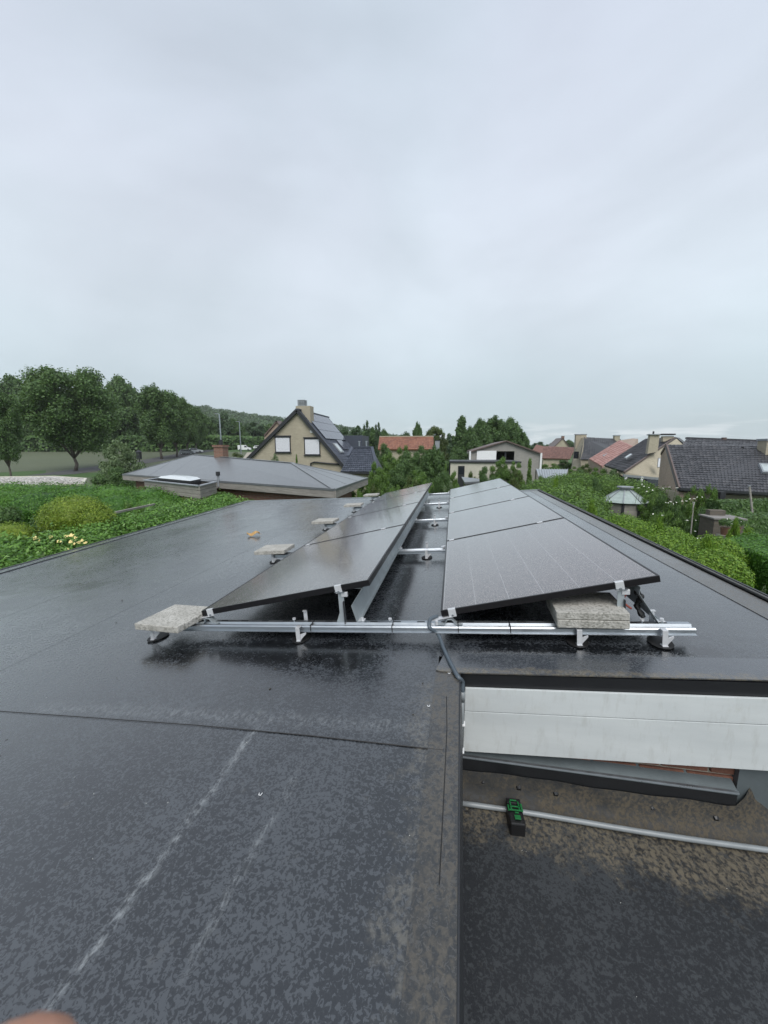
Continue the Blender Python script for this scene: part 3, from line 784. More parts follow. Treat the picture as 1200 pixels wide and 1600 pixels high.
MB().box((1.31, 1.99, 0.01), (4.15, 2.4, 2.95)).build('return_wall', M_UP2, low)
# dark nail-head dimples along the upstand
for x, z in ((0.19, 2.475), (0.36, 2.472), (0.53, 2.468), (0.95, 2.466), (1.21, 2.462)):
    o = MB().tube([(x, 1.738, z), (x, 1.728, z - 0.004)], [0.014, 0.010], 10).build('fixing_plate', M_BLACKTRIM, low, smooth=False)

# ------- conduit on the lower roof, cable, clips
ca, cb = PZ(714, 1254, LZ + 0.022), PZ(1200, 1329, LZ + 0.022)
d = (cb - ca)
pts = [ca + d * s + Vector((0, 0.004 * math.sin(7 * s), 0)) for s in np.linspace(-0.02, 1.8, 24)]
o = MB().tube(pts, 0.0115, 12).build('conduit_pipe', M_PVCTUBE, smooth=True); tag(o, 'long thin grey conduit lying across the lower mossy roof', 'pipe')
def cable_pts():
    k = [RP(-0.02, 0.02, -0.04), RP(-0.06, -0.015, -0.045), RP(-0.062, -0.06, -0.075)]
    tail = [PZ(684, 990, 3.075), PZ(694, 1015, 3.05), PZ(706, 1040, 3.053), PZ(716, 1058, 3.05)]
    x = 0.072
    k += tail + [Vector((x, 1.712, 3.02)), Vector((x + 0.002, 1.703, 2.98)), Vector((x + 0.002, 1.702, 2.94))]
    return k
def smoothcurve(P, n=6):
    out = []
    for i in range(len(P) - 1):
        p0, p1, p2, p3 = P[max(i - 1, 0)], P[i], P[i + 1], P[min(i + 2, len(P) - 1)]
        for s in range(n):
            t = s / n
            out.append(0.5 * ((2 * p1) + (p2 - p0) * t + (2 * p0 - 5 * p1 + 4 * p2 - p3) * t * t + (3 * p1 - p0 - 3 * p2 + p3) * t ** 3))
    out.append(P[-1]); return out
o = MB().tube(smoothcurve(cable_pts()), 0.0105, 12).build('power_cable', M_CABLE, smooth=True)
tag(o, 'blue grey cable looping from the right panel row over the roof corner', 'cable')
dp = thing('downpipe', (0.064, 1.70, 2.62), 'short vertical grey conduit clipped beside the white fascia', 'pipe')
MB().tube([(0.074, 1.702, 2.955), (0.074, 1.702, 2.64)], 0.0115, 12).build('conduit_tube', M_PVCTUBE, dp, smooth=True)
MB().tube([(0.074, 1.702, 2.975), (0.074, 1.702, 2.925)], 0.0130, 12).build('socket', M_PVCTUBE, dp, smooth=True)
for z in (2.80, 2.655):
    MB().box((0.056, 1.688, z), (0.092, 1.722, z + 0.010)).build('clip', M_WHITE, dp, bevel=0.003)
# black box with green connector
bp = PZ(805, 1292, LZ)
cx = thing('junction_box', (bp.x, bp.y, LZ), 'small black box with bright green plastic lid parts straddling the grey conduit', 'box', rot=(0, 0, 0.05))
MB().box((-0.032, -0.048, 0.001), (0.034, 0.055, 0.066)).build('box_body', M_BLACKPL, cx, bevel=0.006)
MB().box((-0.030, 0.055, 0.02), (0.034, 0.082, 0.068)).build('box_flap', M_BLACKPL, cx, bevel=0.004)
for (xa, ya, xb, yb) in ((-0.022, 0.030, 0.024, 0.036), (-0.026, 0.012, 0.030, 0.018), (-0.020, 0.018, -0.014, 0.060), (0.016, 0.018, 0.022, 0.060), (-0.010, -0.030, 0.016, -0.010), (-0.016, 0.062, 0.014, 0.068), (0.026, 0.010, 0.034, 0.050), (-0.032, 0.010, -0.026, 0.040), (-0.004, 0.0, 0.012, 0.006)):
    MB().box((xa, ya, 0.0705), (xb, yb, 0.075)).build('green_rib', M_GREENPL, cx, bevel=0.001)
# debris on roofs
def debris(px, py, size, mat, name='bird_dropping', label='small white dropping on the dark roof', z=None, cat='debris', onroof=True):
    pass

# =================================================================== SOLAR ARRAY
TAU, PW, PL, PITCHV = 0.168, 1.134, 1.722, 1.742
GAPU = -1.5252
def panel_loc(u, k): return RP(u, k * PITCHV + 0.0, 0.0)
PR = (0, -(CA + TAU), 0)
def make_panel():
    t = thing('solar_panel', (0, 0, 0), 'x', 'solar panel', 'black solar panels on the flat roof', rot=(0, 0, 0))
    fw, fh = 0.011, 0.035
    g = 0.010
    MB().box((0, 0, -fh), (PW, fw, 0)).build('frame_bar', M_FRAME, t, bevel=0.0012)
    MB().box((0, PL - fw, -fh), (PW, PL, 0)).build('frame_bar', M_FRAME, t)
    MB().box((0, fw, -fh), (fw, PL - fw, 0)).build('frame_bar', M_FRAME, t)
    MB().box((PW - fw, fw, -fh), (PW, PL - fw, 0)).build('frame_bar', M_FRAME, t)
    MB().box((fw, fw, -0.006), (PW - fw, PL - fw, -0.0015)).build('glass_face', M_PV, t)
    MB().box((PW / 2 - 0.05, PL / 2 - 0.04, -0.026), (PW / 2 + 0.05, PL / 2 + 0.04, -0.0065)).build('terminal_box', M_BLACKPL, t)
    return t
pn = make_panel()
ordr = ['nearest', 'second', 'third', 'farthest']
for row, (u, side) in enumerate(((0.0, 'right'), (GAPU, 'left'))):
    for k in range(4):
        p = pn if (row == 0 and k == 0) else copy_tree(pn)
        p.location = panel_loc(u, k); p.rotation_euler = PR
        extra = {('right', 0): 'nearest panel of the right row, above the two stacked pavers', ('left', 0): 'nearest panel of the left row, low corner beside the front paver',
                 ('right', 1): 'second panel from the front in the right row', ('left', 1): 'second panel from the front in the left row',
                 ('right', 2): 'third panel from the front in the right row', ('left', 2): 'third panel from the front in the left row with dark reflections',
                 ('right', 3): 'farthest panel of the right row next to the far roof edge', ('left', 3): 'farthest small looking panel of the left row by the far edge'}[(side, k)]
        p['label'] = 'black solar panel, ' + extra
# rails
def make_rail(ul, ur, v, label, slots=True):
    L = ur - ul
    t = thing('mounting_rail', RP(ul, v, 0), label, 'rail', 'aluminium rails under the panels', rot=(0, -CA, 0))
    pf = strip_profile([(-0.058, -0.1080), (-0.044, -0.1075), (-0.043, -0.084), (-0.037, -0.078), (-0.026, -0.079), (-0.018, -0.090), (-0.006, -0.090), (0.002, -0.074), (0.030, -0.074), (0.032, -0.104), (0.045, -0.106)], 0.0028)
    MB().extr(pf, 0, L, 'x').build('rail_profile', M_ALU, t)
    if slots:
        x = 0.12
        while x < L - 0.05:
            MB().box((x, 0.010, -0.0730), (x + 0.045, 0.020, -0.0715)).build('slot', M_BLACKPL, t)
            x += 0.14
    return t
def foot(u, v, pad_label, wf=RW + 0.006, tall=True, group='bent metal feet under the rails'):
    t = thing('rail_foot', RP(u, v, 0), pad_label, 'bracket', group, rot=(0, -CA, 0))
    s = wf
    MB().box((-0.013, -0.085, s + 0.003), (0.013, -0.055, s + 0.006)).build('toe', M_WALU, t)
    MB().box((-0.013, -0.079, s + 0.006), (0.013, -0.075, -0.072)).build('strap', M_WALU, t, bevel=0.001)
    MB().box((-0.013, -0.075, -0.076), (0.013, -0.045, -0.072)).build('strap_top', M_WALU, t)
    if tall:
        MB().box((-0.012, 0.060, s + 0.006), (0.012, 0.064, -0.020)).build('rear_strap', M_WALU, t, bevel=0.001)
        MB().box((-0.012, 0.046, -0.024), (0.012, 0.064, -0.020)).build('rear_strap_top', M_WALU, t)
    MB().add([(0.013, -0.075, -0.115), (0.045, -0.066, -0.108), (0.045, -0.066, -0.118), (0.013, -0.075, -0.15), (0.013, -0.070, -0.115), (0.045, -0.060, -0.108), (0.045, -0.060, -0.118), (0.013, -0.070, -0.15)],
             [(0, 1, 2, 3), (7, 6, 5, 4), (0, 4, 5, 1), (1, 5, 6, 2), (2, 6, 7, 3), (3, 7, 4, 0)]).build('wing', M_WALU, t)
    mb = MB(); n = 14
    mb.prism([(0.055 * math.cos(2 * math.pi * i / n), -0.03 + 0.075 * math.sin(2 * math.pi * i / n), s + 0.0002) for i in range(n)], (0, 0, 0.0028)); mb.build('rubber_pad', M_RUBBER, t)
    return t
rl = ['nearest long aluminium rail crossing the whole front of both panel rows', 'second aluminium rail from the front, seen between the panel rows', 'third aluminium rail from the front, seen between the rows',
      'fourth aluminium rail from the front, seen between the rows', 'farthest aluminium rail, nearest the far roof edge']
for k in range(5):
    v = k * PITCHV - (0.0 if k == 0 else 0.01) - (0.03 if k == 4 else 0)
    make_rail(-1.80 if k == 0 else -1.86, 1.27 if k == 0 else 1.22, v, rl[k], slots=(k == 0))
foot(-1.835, -0.01, 'bent metal foot beneath the front left paver', tall=False)
foot(-0.845, 0.0, 'bent metal foot under the front rail below the left panel row')
foot(0.715, 0.0, 'bent metal foot just below the two stacked pavers', tall=False)
foot(1.115, 0.0, 'bent metal foot at the right end of the front rail')
for k, w_ in ((1, 'second'), (2, 'third'), (3, 'fourth'), (4, 'farthest')):
    foot(-1.86, k * PITCHV, f'bent metal foot under the paver of the {w_} rail, left side', tall=False)
    if k < 4: foot(-0.20, k * PITCHV, f'small metal foot of the {w_} rail between the panel rows')
# bolts on the rail
for u, nm in ((-0.905, 'small bolt head on the front rail left of the deflector'), (1.05, 'small bolt head on the front rail right of the panels'), (-0.30, 'small bolt head on the front rail in the gap between rows')):
    t = thing('bolt', RP(u, 0.02, -0.078), nm, 'bolt', rot=(0, -CA, 0))
    MB().tube([(0, 0, -0.004), (0, 0, 0.016)], 0.004, 8).build('shank', M_ALU, t)
    MB().tube([(0, 0, 0.014), (0, 0, 0.024)], 0.011, 6).build('head', M_WALU, t)
# black tie straps around the front rail
for u in (0.095, 0.375, -0.775, -0.28):
    t = MB().box((-0.0022, -0.048, -0.111), (0.0022, 0.034, -0.0700)).build('cable_tie', M_BLACKPL, None)
    t.location = RP(u, 0, 0); t.rotation_euler = (0, -CA, 0)
    tag(t, {0.095: 'thin black tie around the front rail, just right of the cable loop', 0.375: 'thin black tie around the front rail beneath the right panel middle', -0.775: 'thin black tie around the front rail left of the wind plate', -0.28: 'thin tie around the front rail between the panel rows'}[u], 'cable tie', 'ties on the front rail')
# clamps and supports
RTAU = Matrix.Rotation(-(CA + TAU), 3, 'Y')
def end_clamp(u0, frac, label):
    base = RP(u0, 0, 0) + RTAU @ Vector((frac * PW, 0, 0))
    t = thing('end_clamp', base, label, 'clamp', 'white metal clamps holding the near panel edges', rot=(0, -(CA + TAU), 0))
    MB().box((-0.021, -0.006, 0.0005), (0.021, 0.012, 0.0035)).build('lip', M_WALU, t, bevel=0.001)
    MB().box((-0.021, -0.0065, -0.045), (0.021, -0.001, 0.003)).build('face_plate', M_WALU, t, bevel=0.0015)
    MB().tube([(0, -0.006, -0.034), (0, -0.013, -0.034)], 0.006, 6).build('bolt_head', M_ALU, t)
    return t
def mid_clamp(u0, frac, k, label):
    base = RP(u0, k * PITCHV - 0.010, 0) + RTAU @ Vector((frac * PW, 0, 0))
    t = thing('mid_clamp', base, label, 'clamp', 'small clamps between neighbouring panels', rot=(0, -(CA + TAU), 0))
    MB().box((-0.024, -0.021, 0.0005), (0.024, 0.021, 0.0035)).build('top_plate', M_WALU, t)
    MB().tube([(0, 0, -0.03), (0, 0, 0.009)], 0.006, 6).build('bolt', M_WALU, t)
sidew = {0.0: 'right row', GAPU: 'left row'}
for u0 in (0.0, GAPU):
    end_clamp(u0, 0.055, f'white metal clamp at the low front corner of the {sidew[u0]}')
    end_clamp(u0, 0.83, f'white metal clamp near the raised front corner of the {sidew[u0]}')
    for k, w_ in ((1, 'first'), (2, 'second'), (3, 'third')):
        mid_clamp(u0, 0.05, k, f'small bright clamp low on the {w_} seam of the {sidew[u0]}')
        mid_clamp(u0, 0.80, k, f'small bright clamp high on the {w_} seam of the {sidew[u0]}')
    # low hinge bracket and high support on each rail
    for k in range(5):
        v = k * PITCHV - (0.0 if k == 0 else 0.02)
        wd = ['front', 'second', 'third', 'fourth', 'farthest'][k]
        t = thing('hinge_bracket', RP(u0, v, 0), f'small aluminium bracket carrying the low panel edge on the {wd} rail, {sidew[u0]}', 'bracket', 'low brackets', rot=(0, -CA, 0))
        pf = strip_profile([(-0.05, -0.055), (0.0, -0.044), (0.07, -0.030)], 0.003)
        MB().extr(pf, -0.014, 0.024, 'y').build('tongue', M_WALU, t)
        pf = strip_profile([(-0.03, -0.076), (0.02, -0.074), (0.035, -0.045), (0.06, -0.045), (0.085, -0.074), (0.12, -0.076)], 0.003)
        MB().extr(pf, -0.02, 0.026, 'y').build('saddle', M_ZINC, t)
        MB().tube([(-0.025, -0.022, -0.074), (-0.025, -0.022, -0.050)], 0.009, 8).build('bolt', M_WALU, t)
        xs = 0.83 * PW * math.cos(TAU); zs = 0.83 * PW * math.sin(TAU) - 0.036
        t = thing('support_post', RP(u0, v, 0), f'upright metal support under the raised panel edge on the {wd} rail, {sidew[u0]}', 'support', 'tall supports', rot=(0, -CA, 0))
        MB().box((xs - 0.004, 0.006, -0.078), (xs + 0.030, 0.010, zs - 0.003)).build('upright', M_ZINC, t)
        MB().box((xs + 0.026, -0.012, -0.078), (xs + 0.030, 0.0055, zs * 0.5)).build('flange', M_DKMETAL, t)
        MB().add([(xs - 0.03, 0.011, -0.078), (xs + 0.0, 0.011, -0.078), (xs + 0.024, 0.011, -0.01), (xs + 0.0, 0.011, -0.0), (xs - 0.03, 0.015, -0.078), (xs + 0.0, 0.015, -0.078), (xs + 0.024, 0.015, -0.01), (xs + 0.0, 0.015, 0)],
                 [(0, 1, 2, 3), (7, 6, 5, 4), (0, 4, 5, 1), (1, 5, 6, 2), (2, 6, 7, 3), (3, 7, 4, 0)]).build('brace', M_ZINC, t)
        MB().box((xs - 0.02, -0.010, zs - 0.004), (xs + 0.04, 0.03, zs)).build('head_plate', M_ALU, t)
        if k == 0:
            MB().box((xs + 0.016, 0.0, zs - 0.035), (xs + 0.055, 0.02, zs - 0.006)).build('hook', M_WALU, t, bevel=0.003)
    # wind deflector sheets behind the raised edge
    hx, hz = PW * math.cos(TAU), PW * math.sin(TAU)
    for k in range(4):
        t = thing('wind_deflector', RP(u0, k * PITCHV, 0), f'long folded galvanised wind plate behind the {sidew[u0]}, ' + ['nearest', 'second', 'third', 'farthest'][k] + ' section', 'wind plate', 'wind plates behind the panel rows', rot=(0, -CA, 0))
        pf = strip_profile([(hx - 0.115, hz - 0.045), (hx - 0.085, hz - 0.062), (hx - 0.090, hz - 0.10), (hx + 0.008, -0.074), (hx + 0.026, -0.072), (hx + 0.027, -0.066)], 0.002)
        if u0 < 0: pf = strip_profile([(hx - 0.125, hz - 0.048), (hx - 0.045, hz - 0.055), (hx - 0.118, 0.03), (hx - 0.092, -0.073), (hx - 0.070, -0.074), (hx - 0.069, -0.066)], 0.002)
        MB().extr(pf, 0.004 if k == 0 else -0.008, PITCHV - 0.010, 'y').build('folded_sheet', M_ZINC, t)
        dx_ = -0.095 if u0 < 0 else 0.0
        MB().box((hx + dx_ + 0.008, 0.02, -0.078), (hx + dx_ + 0.045, 0.055, -0.070)).build('foot_tab', M_WALU, t)
        MB().tube([(hx + dx_ + 0.03, 0.03, -0.073), (hx + dx_ + 0.03, 0.03, -0.055)], 0.010, 8).build('fixing_bolt', M_WALU, t)
# pavers
def paver(loc, size, rotz, label, group='concrete paving slabs weighing down the rails'):
    M = Matrix.Rotation(-CA, 3, 'Y') @ Matrix.Rotation(rotz, 3, 'Z')
    sx_, sy_, sz_ = size
    o = MB().box((-sx_ / 2, -sy_ / 2, -sz_), (sx_ / 2, sy_ / 2, 0)).build('concrete_paver', M_CONC, None, bevel=0.004)
    o.location = loc; o.rotation_euler = M.to_euler()
    tag(o, label, 'paving slab', group); return o
paver(RP(-1.705, -0.01, -0.022), (0.345, 0.315, 0.040), -0.14, 'pale pebbled concrete slab at the left end of the front rail')
paver(RP(0.785, 0.075, 0.021), (0.345, 0.30, 0.040), -0.05, 'upper grey concrete slab of the stack under the right row')
paver(RP(0.785, 0.070, -0.021), (0.342, 0.30, 0.042), -0.04, 'lower grey concrete slab of the stack under the right row')
paver(RP(-1.86, 1.74, -0.010), (0.34, 0.30, 0.040), 0.03, 'pale concrete slab on the second rail beside the left row')
paver(RP(-1.86, 3.47, -0.010), (0.34, 0.30, 0.040), -0.04, 'pale concrete slab on the third rail beside the left row')
paver(RP(-1.86, 5.20, -0.005), (0.34, 0.30, 0.040), 0.04, 'pale concrete slab on the fourth rail beside the left row')
paver(RP(-1.86, 6.90, 0.0), (0.34, 0.30, 0.040), 0.0, 'smallest looking concrete slab at the far end of the left row')
# black sheeting and reddish cable behind the right support
t = thing('cable_bundle', RP(1.0, 0.03, 0), 'black bag and red cable bundle behind the raised clamp of the right row', 'cable', rot=(0, -CA, 0))
MB().tube(smoothcurve([Vector((-0.06, 0.04, 0.12)), Vector((-0.02, 0.02, 0.08)), Vector((-0.03, 0.03, 0.03)), Vector((0.01, 0.02, -0.01))]), 0.006, 8).build('red_cable', simple('red_cable', (0.30, 0.07, 0.05), 0.5), t, smooth=True)
MB().tube(smoothcurve([Vector((0.03, 0.02, 0.09)), Vector((0.06, 0.03, 0.05)), Vector((0.045, 0.04, 0.0)), Vector((0.07, 0.02, -0.06))]), [0.010 + 0.008 * math.sin(i * 0.9) ** 2 for i in range(19)], 7).build('black_wrap', M_BLACKPL, t)

# debris
lp = RP(*[(-2.93), 3.2], RW + 0.012)
t = thing('dry_leaf', lp, 'curled brown dry leaf lying on the wet roof', 'leaf', rot=(0, -CA, 0.2))
vs = []; fs = []
for i in range(7):
    s = i / 6 - 0.5; wv = 0.060 * math.cos(s * math.pi) + 0.006
    for j in (-1, 0, 1): vs.append((s * 0.19, j * wv, 0.045 - 0.030 * abs(j) * math.cos(s * 2.0) + 0.018 * math.sin(s * 7 + j)))
for i in range(6):
    for j in range(2): fs.append((i * 3 + j, (i + 1) * 3 + j, (i + 1) * 3 + j + 1, i * 3 + j + 1))
mb = MB().add(vs, fs); o = mb.build('blade', M_DRYLEAF, t); md = o.modifiers.new('s', 'SOLIDIFY'); md.thickness = 0.002
MB().tube([(0.085, 0, 0.012), (0.12, 0.01, 0.004)], 0.002, 5).build('stalk', M_DRYLEAF, t)
crumbs = [(303, 932, 'twig'), (208, 975, 'chip'), (358, 906, 'twig'), (396, 866, 'chip'), (306, 940, 'twig')]
n_cr = 0
k = 0
P_ = []; 
for i in range(260):
    u = random.uniform(-5.0, 0.0); v = random.uniform(-1.5, 5.5)
    P_.append(RP(u, v, RW + 0.004))
mb = MB()
for p in P_:
    r = random.uniform(0.001, 0.0035); a = random.uniform(0, 3)
    M = Matrix.Rotation(a, 3, 'Z'); mb.obox(p, (r * random.uniform(1, 4), r, r), M)
o = mb.build('roof_litter', M_MOSS, kind='stuff'); tag(o, 'tiny dark crumbs and twigs scattered over the wet roof', 'litter')
mb = MB()
for i in range(26):
    p = RP(random.uniform(-2.0, 0.05), random.uniform(-1.5, 0.0), RW + 0.0075) if i < 18 else Vector((random.uniform(0.2, 1.3), random.uniform(0.9, 1.6), LZ + 0.006))
    r = random.uniform(0.0007, 0.0016); mb.obox(p, (r * random.uniform(1, 3), r, r * 0.6), Matrix.Rotation(random.uniform(0, 3), 3, 'Z'))
o = mb.build('pale_litter', simple('pale_specks', (0.55, 0.55, 0.5), 0.7), kind='stuff'); tag(o, 'tiny pale specks scattered on the near roof', 'litter')
for px, py, lab in ((407, 1241, 'white bent staple shaped scrap on the near mottled roof'), (670, 1103, 'white scrap on the brown stained roof strip'), (702, 1052, 'white scrap near the roof corner beside the cable')):
    p = PZ(px, py, 3.19 + 0); 
    d = ray(px, py); Q = O + E3 * (RW + 0.013); tt = (Q - CAM).dot(E3) / d.dot(E3); p = CAM + d * tt
    t = MB().tube([(-0.006, 0.004, 0), (-0.004, -0.004, 0.001), (0.003, -0.004, 0.001), (0.004, 0.005, 0.001)], 0.0012, 5).build('white_scrap', M_WHITE); t.location = p
    tag(t, lab, 'scrap')

# =================================================================== FAR BUILDINGS
def fill_tiles(A, B, C, D, rows, cols, mat, parent, lift=0.05):
    """overlapping tiles; A eave-left, B eave-right, C ridge-right, D ridge-left"""
    A, B, C, D = map(Vector, (A, B, C, D)); nrm = (B - A).cross(D - A).normalized()
    if nrm.z < 0: nrm = -nrm
    mb = MB()
    for r in range(rows):
        t0, t1 = r / rows, (r + 1.15) / rows
        if t1 > 1: t1 = 1
        for c in range(cols):
            s0, s1 = c / cols, (c + 1) / cols
            def Q(s, t): return (A * (1 - s) + B * s) * (1 - t) + (D * (1 - s) + C * s) * t
            j = random.uniform(-0.008, 0.008); sm = s0 + (s1 - s0) * 0.72
            a, m_, b = Q(s0, t0) + nrm * (lift * 0.6 + j), Q(sm, t0) + nrm * (lift * 0.45 + j), Q(s1, t0) + nrm * (lift * 1.15 + j)
            a2, m2, b2 = Q(s0, t1) + nrm * 0.008, Q(sm, t1) + nrm * 0.0, Q(s1, t1) + nrm * 0.02
            ab, bb_ = Q(s0, t0), Q(s1, t0)
            mb.add([a, m_, b, b2, m2, a2, ab, bb_], [(0, 1, 4, 5), (1, 2, 3, 4), (6, 1, 0), (6, 7, 1), (7, 2, 1)])
    o = mb.build('tile_courses', mat, parent, kind='stuff'); return o
def bar(mb, a, b, w, h): # box between two points, width w, height h
    a, b = Vector(a), Vector(b); d = (b - a).normalized(); s = d.cross(Vector((0, 0, 1)))
    if s.length < 1e-3: s = Vector((1, 0, 0))
    s.normalize(); u = s.cross(d)
    vs = []
    for p in (a, b):
        for x, y in ((-1, -1), (1, -1), (1, 1), (-1, 1)): vs.append(p + s * x * w / 2 + u * y * h / 2)
    mb.add(vs, [(3, 2, 1, 0), (4, 5, 6, 7), (0, 1, 5, 4), (1, 2, 6, 5), (2, 3, 7, 6), (3, 0, 4, 7)]); return mb
def chimney(parent, x, y, z0, z1, w, d, mat, cap=M_LEAD, pot=None, name='chimney'):
    c = MB().box((x - w / 2, y - d / 2, z0), (x + w / 2, y + d / 2, z1)).build(name, mat, parent)
    MB().box((x - w / 2 - 0.05, y - d / 2 - 0.05, z1 - 0.06), (x + w / 2 + 0.05, y + d / 2 + 0.05, z1 + 0.04)).build('chimney_cap', cap, c)
    if pot:
        for px_, rr, hh in pot: MB().tube([(x + px_, y, z1), (x + px_, y, z1 + hh)], rr, 10).build('chimney_pot', M_DKMETAL, c)
    return c
def window(parent, x0, x1, z0, z1, y, fm=M_DKMETAL, gm=M_SHUT, t=0.07, name='window', slats=0):
    w = MB()
    w.box((x0, y - 0.05, z0), (x0 + t, y + 0.03, z1)); w.box((x1 - t, y - 0.05, z0), (x1, y + 0.03, z1))
    w.box((x0 + t, y - 0.05, z0), (x1 - t, y + 0.03, z0 + t)); w.box((x0 + t, y - 0.05, z1 - t), (x1 - t, y + 0.03, z1))
    f = w.build(name, fm, parent)
    if slats:
        s = MB(); h = (z1 - z0 - 2 * t) / slats
        for i in range(slats): s.box((x0 + t, y - 0.028, z0 + t + i * h + 0.006), (x1 - t, y - 0.008, z0 + t + (i + 1) * h - 0.004))
        s.build('shutter', gm, f, kind='stuff')
        MB().box((x0 + t, y - 0.006, z0 + t), (x1 - t, y + 0.02, z1 - t)).build('pane', M_GLASSD, f)
    else:
        MB().box((x0 + t, y - 0.02, z0 + t), (x1 - t, y + 0.01, z1 - t)).build('pane', gm, f)
    return f

# ---- hip roofed bungalow
C1 = PD(523, 764, 12.4); C2 = PD(192, 741, 20.0); C3 = PD(574, 747.5, 17.4)
zc = (C1.z + C2.z + C3.z) / 3; C1.z = C2.z = C3.z = zc
C4 = C2 + (C3 - C1)
RA, RB = PD(303, 710, 22), PD(456, 723, 17.0)
bung = thing('bungalow', (C1.x, C1.y, 0), 'low brick bungalow with grey hipped felt roof and rooflight box', 'house')
roof = MB()
rv = [C1, C2, C4, C3, RB, RA]
roof.add(rv, [(0, 4, 5, 1), (0, 3, 4), (3, 2, 5, 4), (2, 1, 5), (0, 1, 2, 3)])
roof.build('roof', M_GREYROOF, bung)
def seam(a, b, w=0.06, h=0.035):
    mb = MB(); bar(mb, Vector(a) + Vector((0, 0, 0.006)), Vector(b) + Vector((0, 0, 0.006)), w, h); mb.build('seam_strip', M_GREYROOF, bung)
seam(C1, RB, 0.16, 0.012); seam(RA, RB, 0.2, 0.012); seam(C2, RA, 0.16, 0.012); seam(C3, RB, 0.16, 0.012)
for s in (0.10, 0.22, 0.34, 0.46, 0.58, 0.70, 0.82):
    a = C1.lerp(C2, s)
    # plumb line up the slope to the ridge or hip
    top = RB.lerp(RA, min(1, max(0, (s - 0.12) / 0.62))) if 0.12 < s < 0.74 else (C1.lerp(RB, s / 0.12) if s <= 0.12 else RA.lerp(C2, (s - 0.74) / 0.26))
    seam(a.lerp(top, 0.01), a.lerp(top, 0.97), 0.06, 0.006)
for s in (0.33, 0.66):
    a = C1.lerp(C3, s); seam(a, a.lerp(RB, 0.8), 0.06, 0.006)
# fascia boards
nin = ((C4 - C1)); nin.z = 0; nin.normalize()
for a, b in ((C1, C2), (C1, C3)):
    d = (b - a).normalized()
    mb = MB(); bar(mb, a + Vector((0, 0, -0.16)), b + Vector((0, 0, -0.16)), 0.06, 0.24); mb.build('fascia_board', M_WOOD, bung)
    mb = MB(); bar(mb, a + Vector((0, 0, -0.01)), b + Vector((0, 0, -0.01)), 0.09, 0.07); mb.build('gutter_edge', M_GREYROOF, bung)
ins = [C1 + (C4 - C1).normalized() * 0.75, C2 + (C3 - C2).normalized() * 0.75, C4 + (C1 - C4).normalized() * 0.75, C3 + (C2 - C3).normalized() * 0.75]
MB().prism([(p.x, p.y, 0) for p in ins], (0, 0, zc - 0.06)).build('wall', M_BWRED, bung)
q = [C1 + nin * 0.03, C2 + Vector((nin.y, -nin.x, 0)) * -0.0, C4, C3]
MB().prism([(p.x * 0.99 + bung.location.x * 0.01, p.y, zc - 0.30) for p in (C1, C2, C4, C3)], (0, 0, 0.03)).build('soffit', M_WOOD, bung)
ch = PD(346, 714, 20.5)
chimney(bung, ch.x, ch.y, 3.2, CAM.z + 0.20, 0.52, 0.5, M_BWRED, cap=M_BWRED, pot=[(0.02, 0.10, 0.32)])
vp = PD(341, 747, 15.6); MB().tube([(vp.x, vp.y, vp.z - 0.35), (vp.x, vp.y, vp.z + 0.12)], 0.05, 8).build('vent_pipe', M_LEAD, bung); MB().tube([(vp.x, vp.y, vp.z + 0.10), (vp.x, vp.y, vp.z + 0.26)], 0.085, 8).build('vent_cowl', M_DKMETAL, bung)
# wooden roof-light box: front corners from the picture
bA, bB, bC = PD(226, 753, 15.0), PD(311, 756, 12.6), PD(337, 751, 14.2)
bz = (bA.z + bB.z + bC.z) / 3
for p in (bA, bB, bC): p.z = bz
bD = bA + (bC - bB)
rbx = thing('flat_roof_annex', (bB.x, bB.y, 0), 'weathered timber clad annex with white domed rooflight on top', 'annex')
edge = [bA, bB, bC, bD]
for i in range(4):
    a, b = edge[i], edge[(i + 1) % 4]
    for r in range(3):
        mb = MB(); bar(mb, a + Vector((0, 0, -0.10 - r * 0.135)), b + Vector((0, 0, -0.10 - r * 0.135)), 0.03, 0.125); mb.build('board', M_WOOD, rbx)
    mb = MB(); bar(mb, a + Vector((0, 0, -0.012)), b + Vector((0, 0, -0.012)), 0.14, 0.03); mb.build('coping', M_LEAD, rbx)
cen = (bA + bC) / 2
MB().prism([cen + (p - cen) * 0.96 + Vector((0, 0, -0.12)) for p in edge], (0, 0, -0.1)).build('roof_sheet', M_BLACKTRIM, rbx)
MB().prism([cen + (p - cen) * 0.94 + Vector((0, 0, -0.22 - 0)) for p in edge], (0, 0, -(bz - 0.25))).build('wall', M_BWRED, rbx)
dq = [cen + (p - cen) * 0.60 for p in edge]
MB().prism([p + Vector((0, 0, -0.1)) for p in dq], (0, 0, 0.18)).build('rooflight_kerb', M_BLACKTRIM, rbx)
mb = MB(); vs = [p + Vector((0, 0, 0.085)) for p in dq] + [cen + (p - cen) * 0.85 + Vector((0, 0, 0.15)) for p in dq] + [cen + (p - cen) * 0.4 + Vector((0, 0, 0.19)) for p in dq]
mb.add(vs, [(i, (i + 1) % 4, 4 + (i + 1) % 4, 4 + i) for i in range(4)] + [(4 + i, 4 + (i + 1) % 4, 8 + (i + 1) % 4, 8 + i) for i in range(4)] + [(8, 9, 10, 11), (3, 2, 1, 0)])
mb.build('dome', M_DOME, rbx)

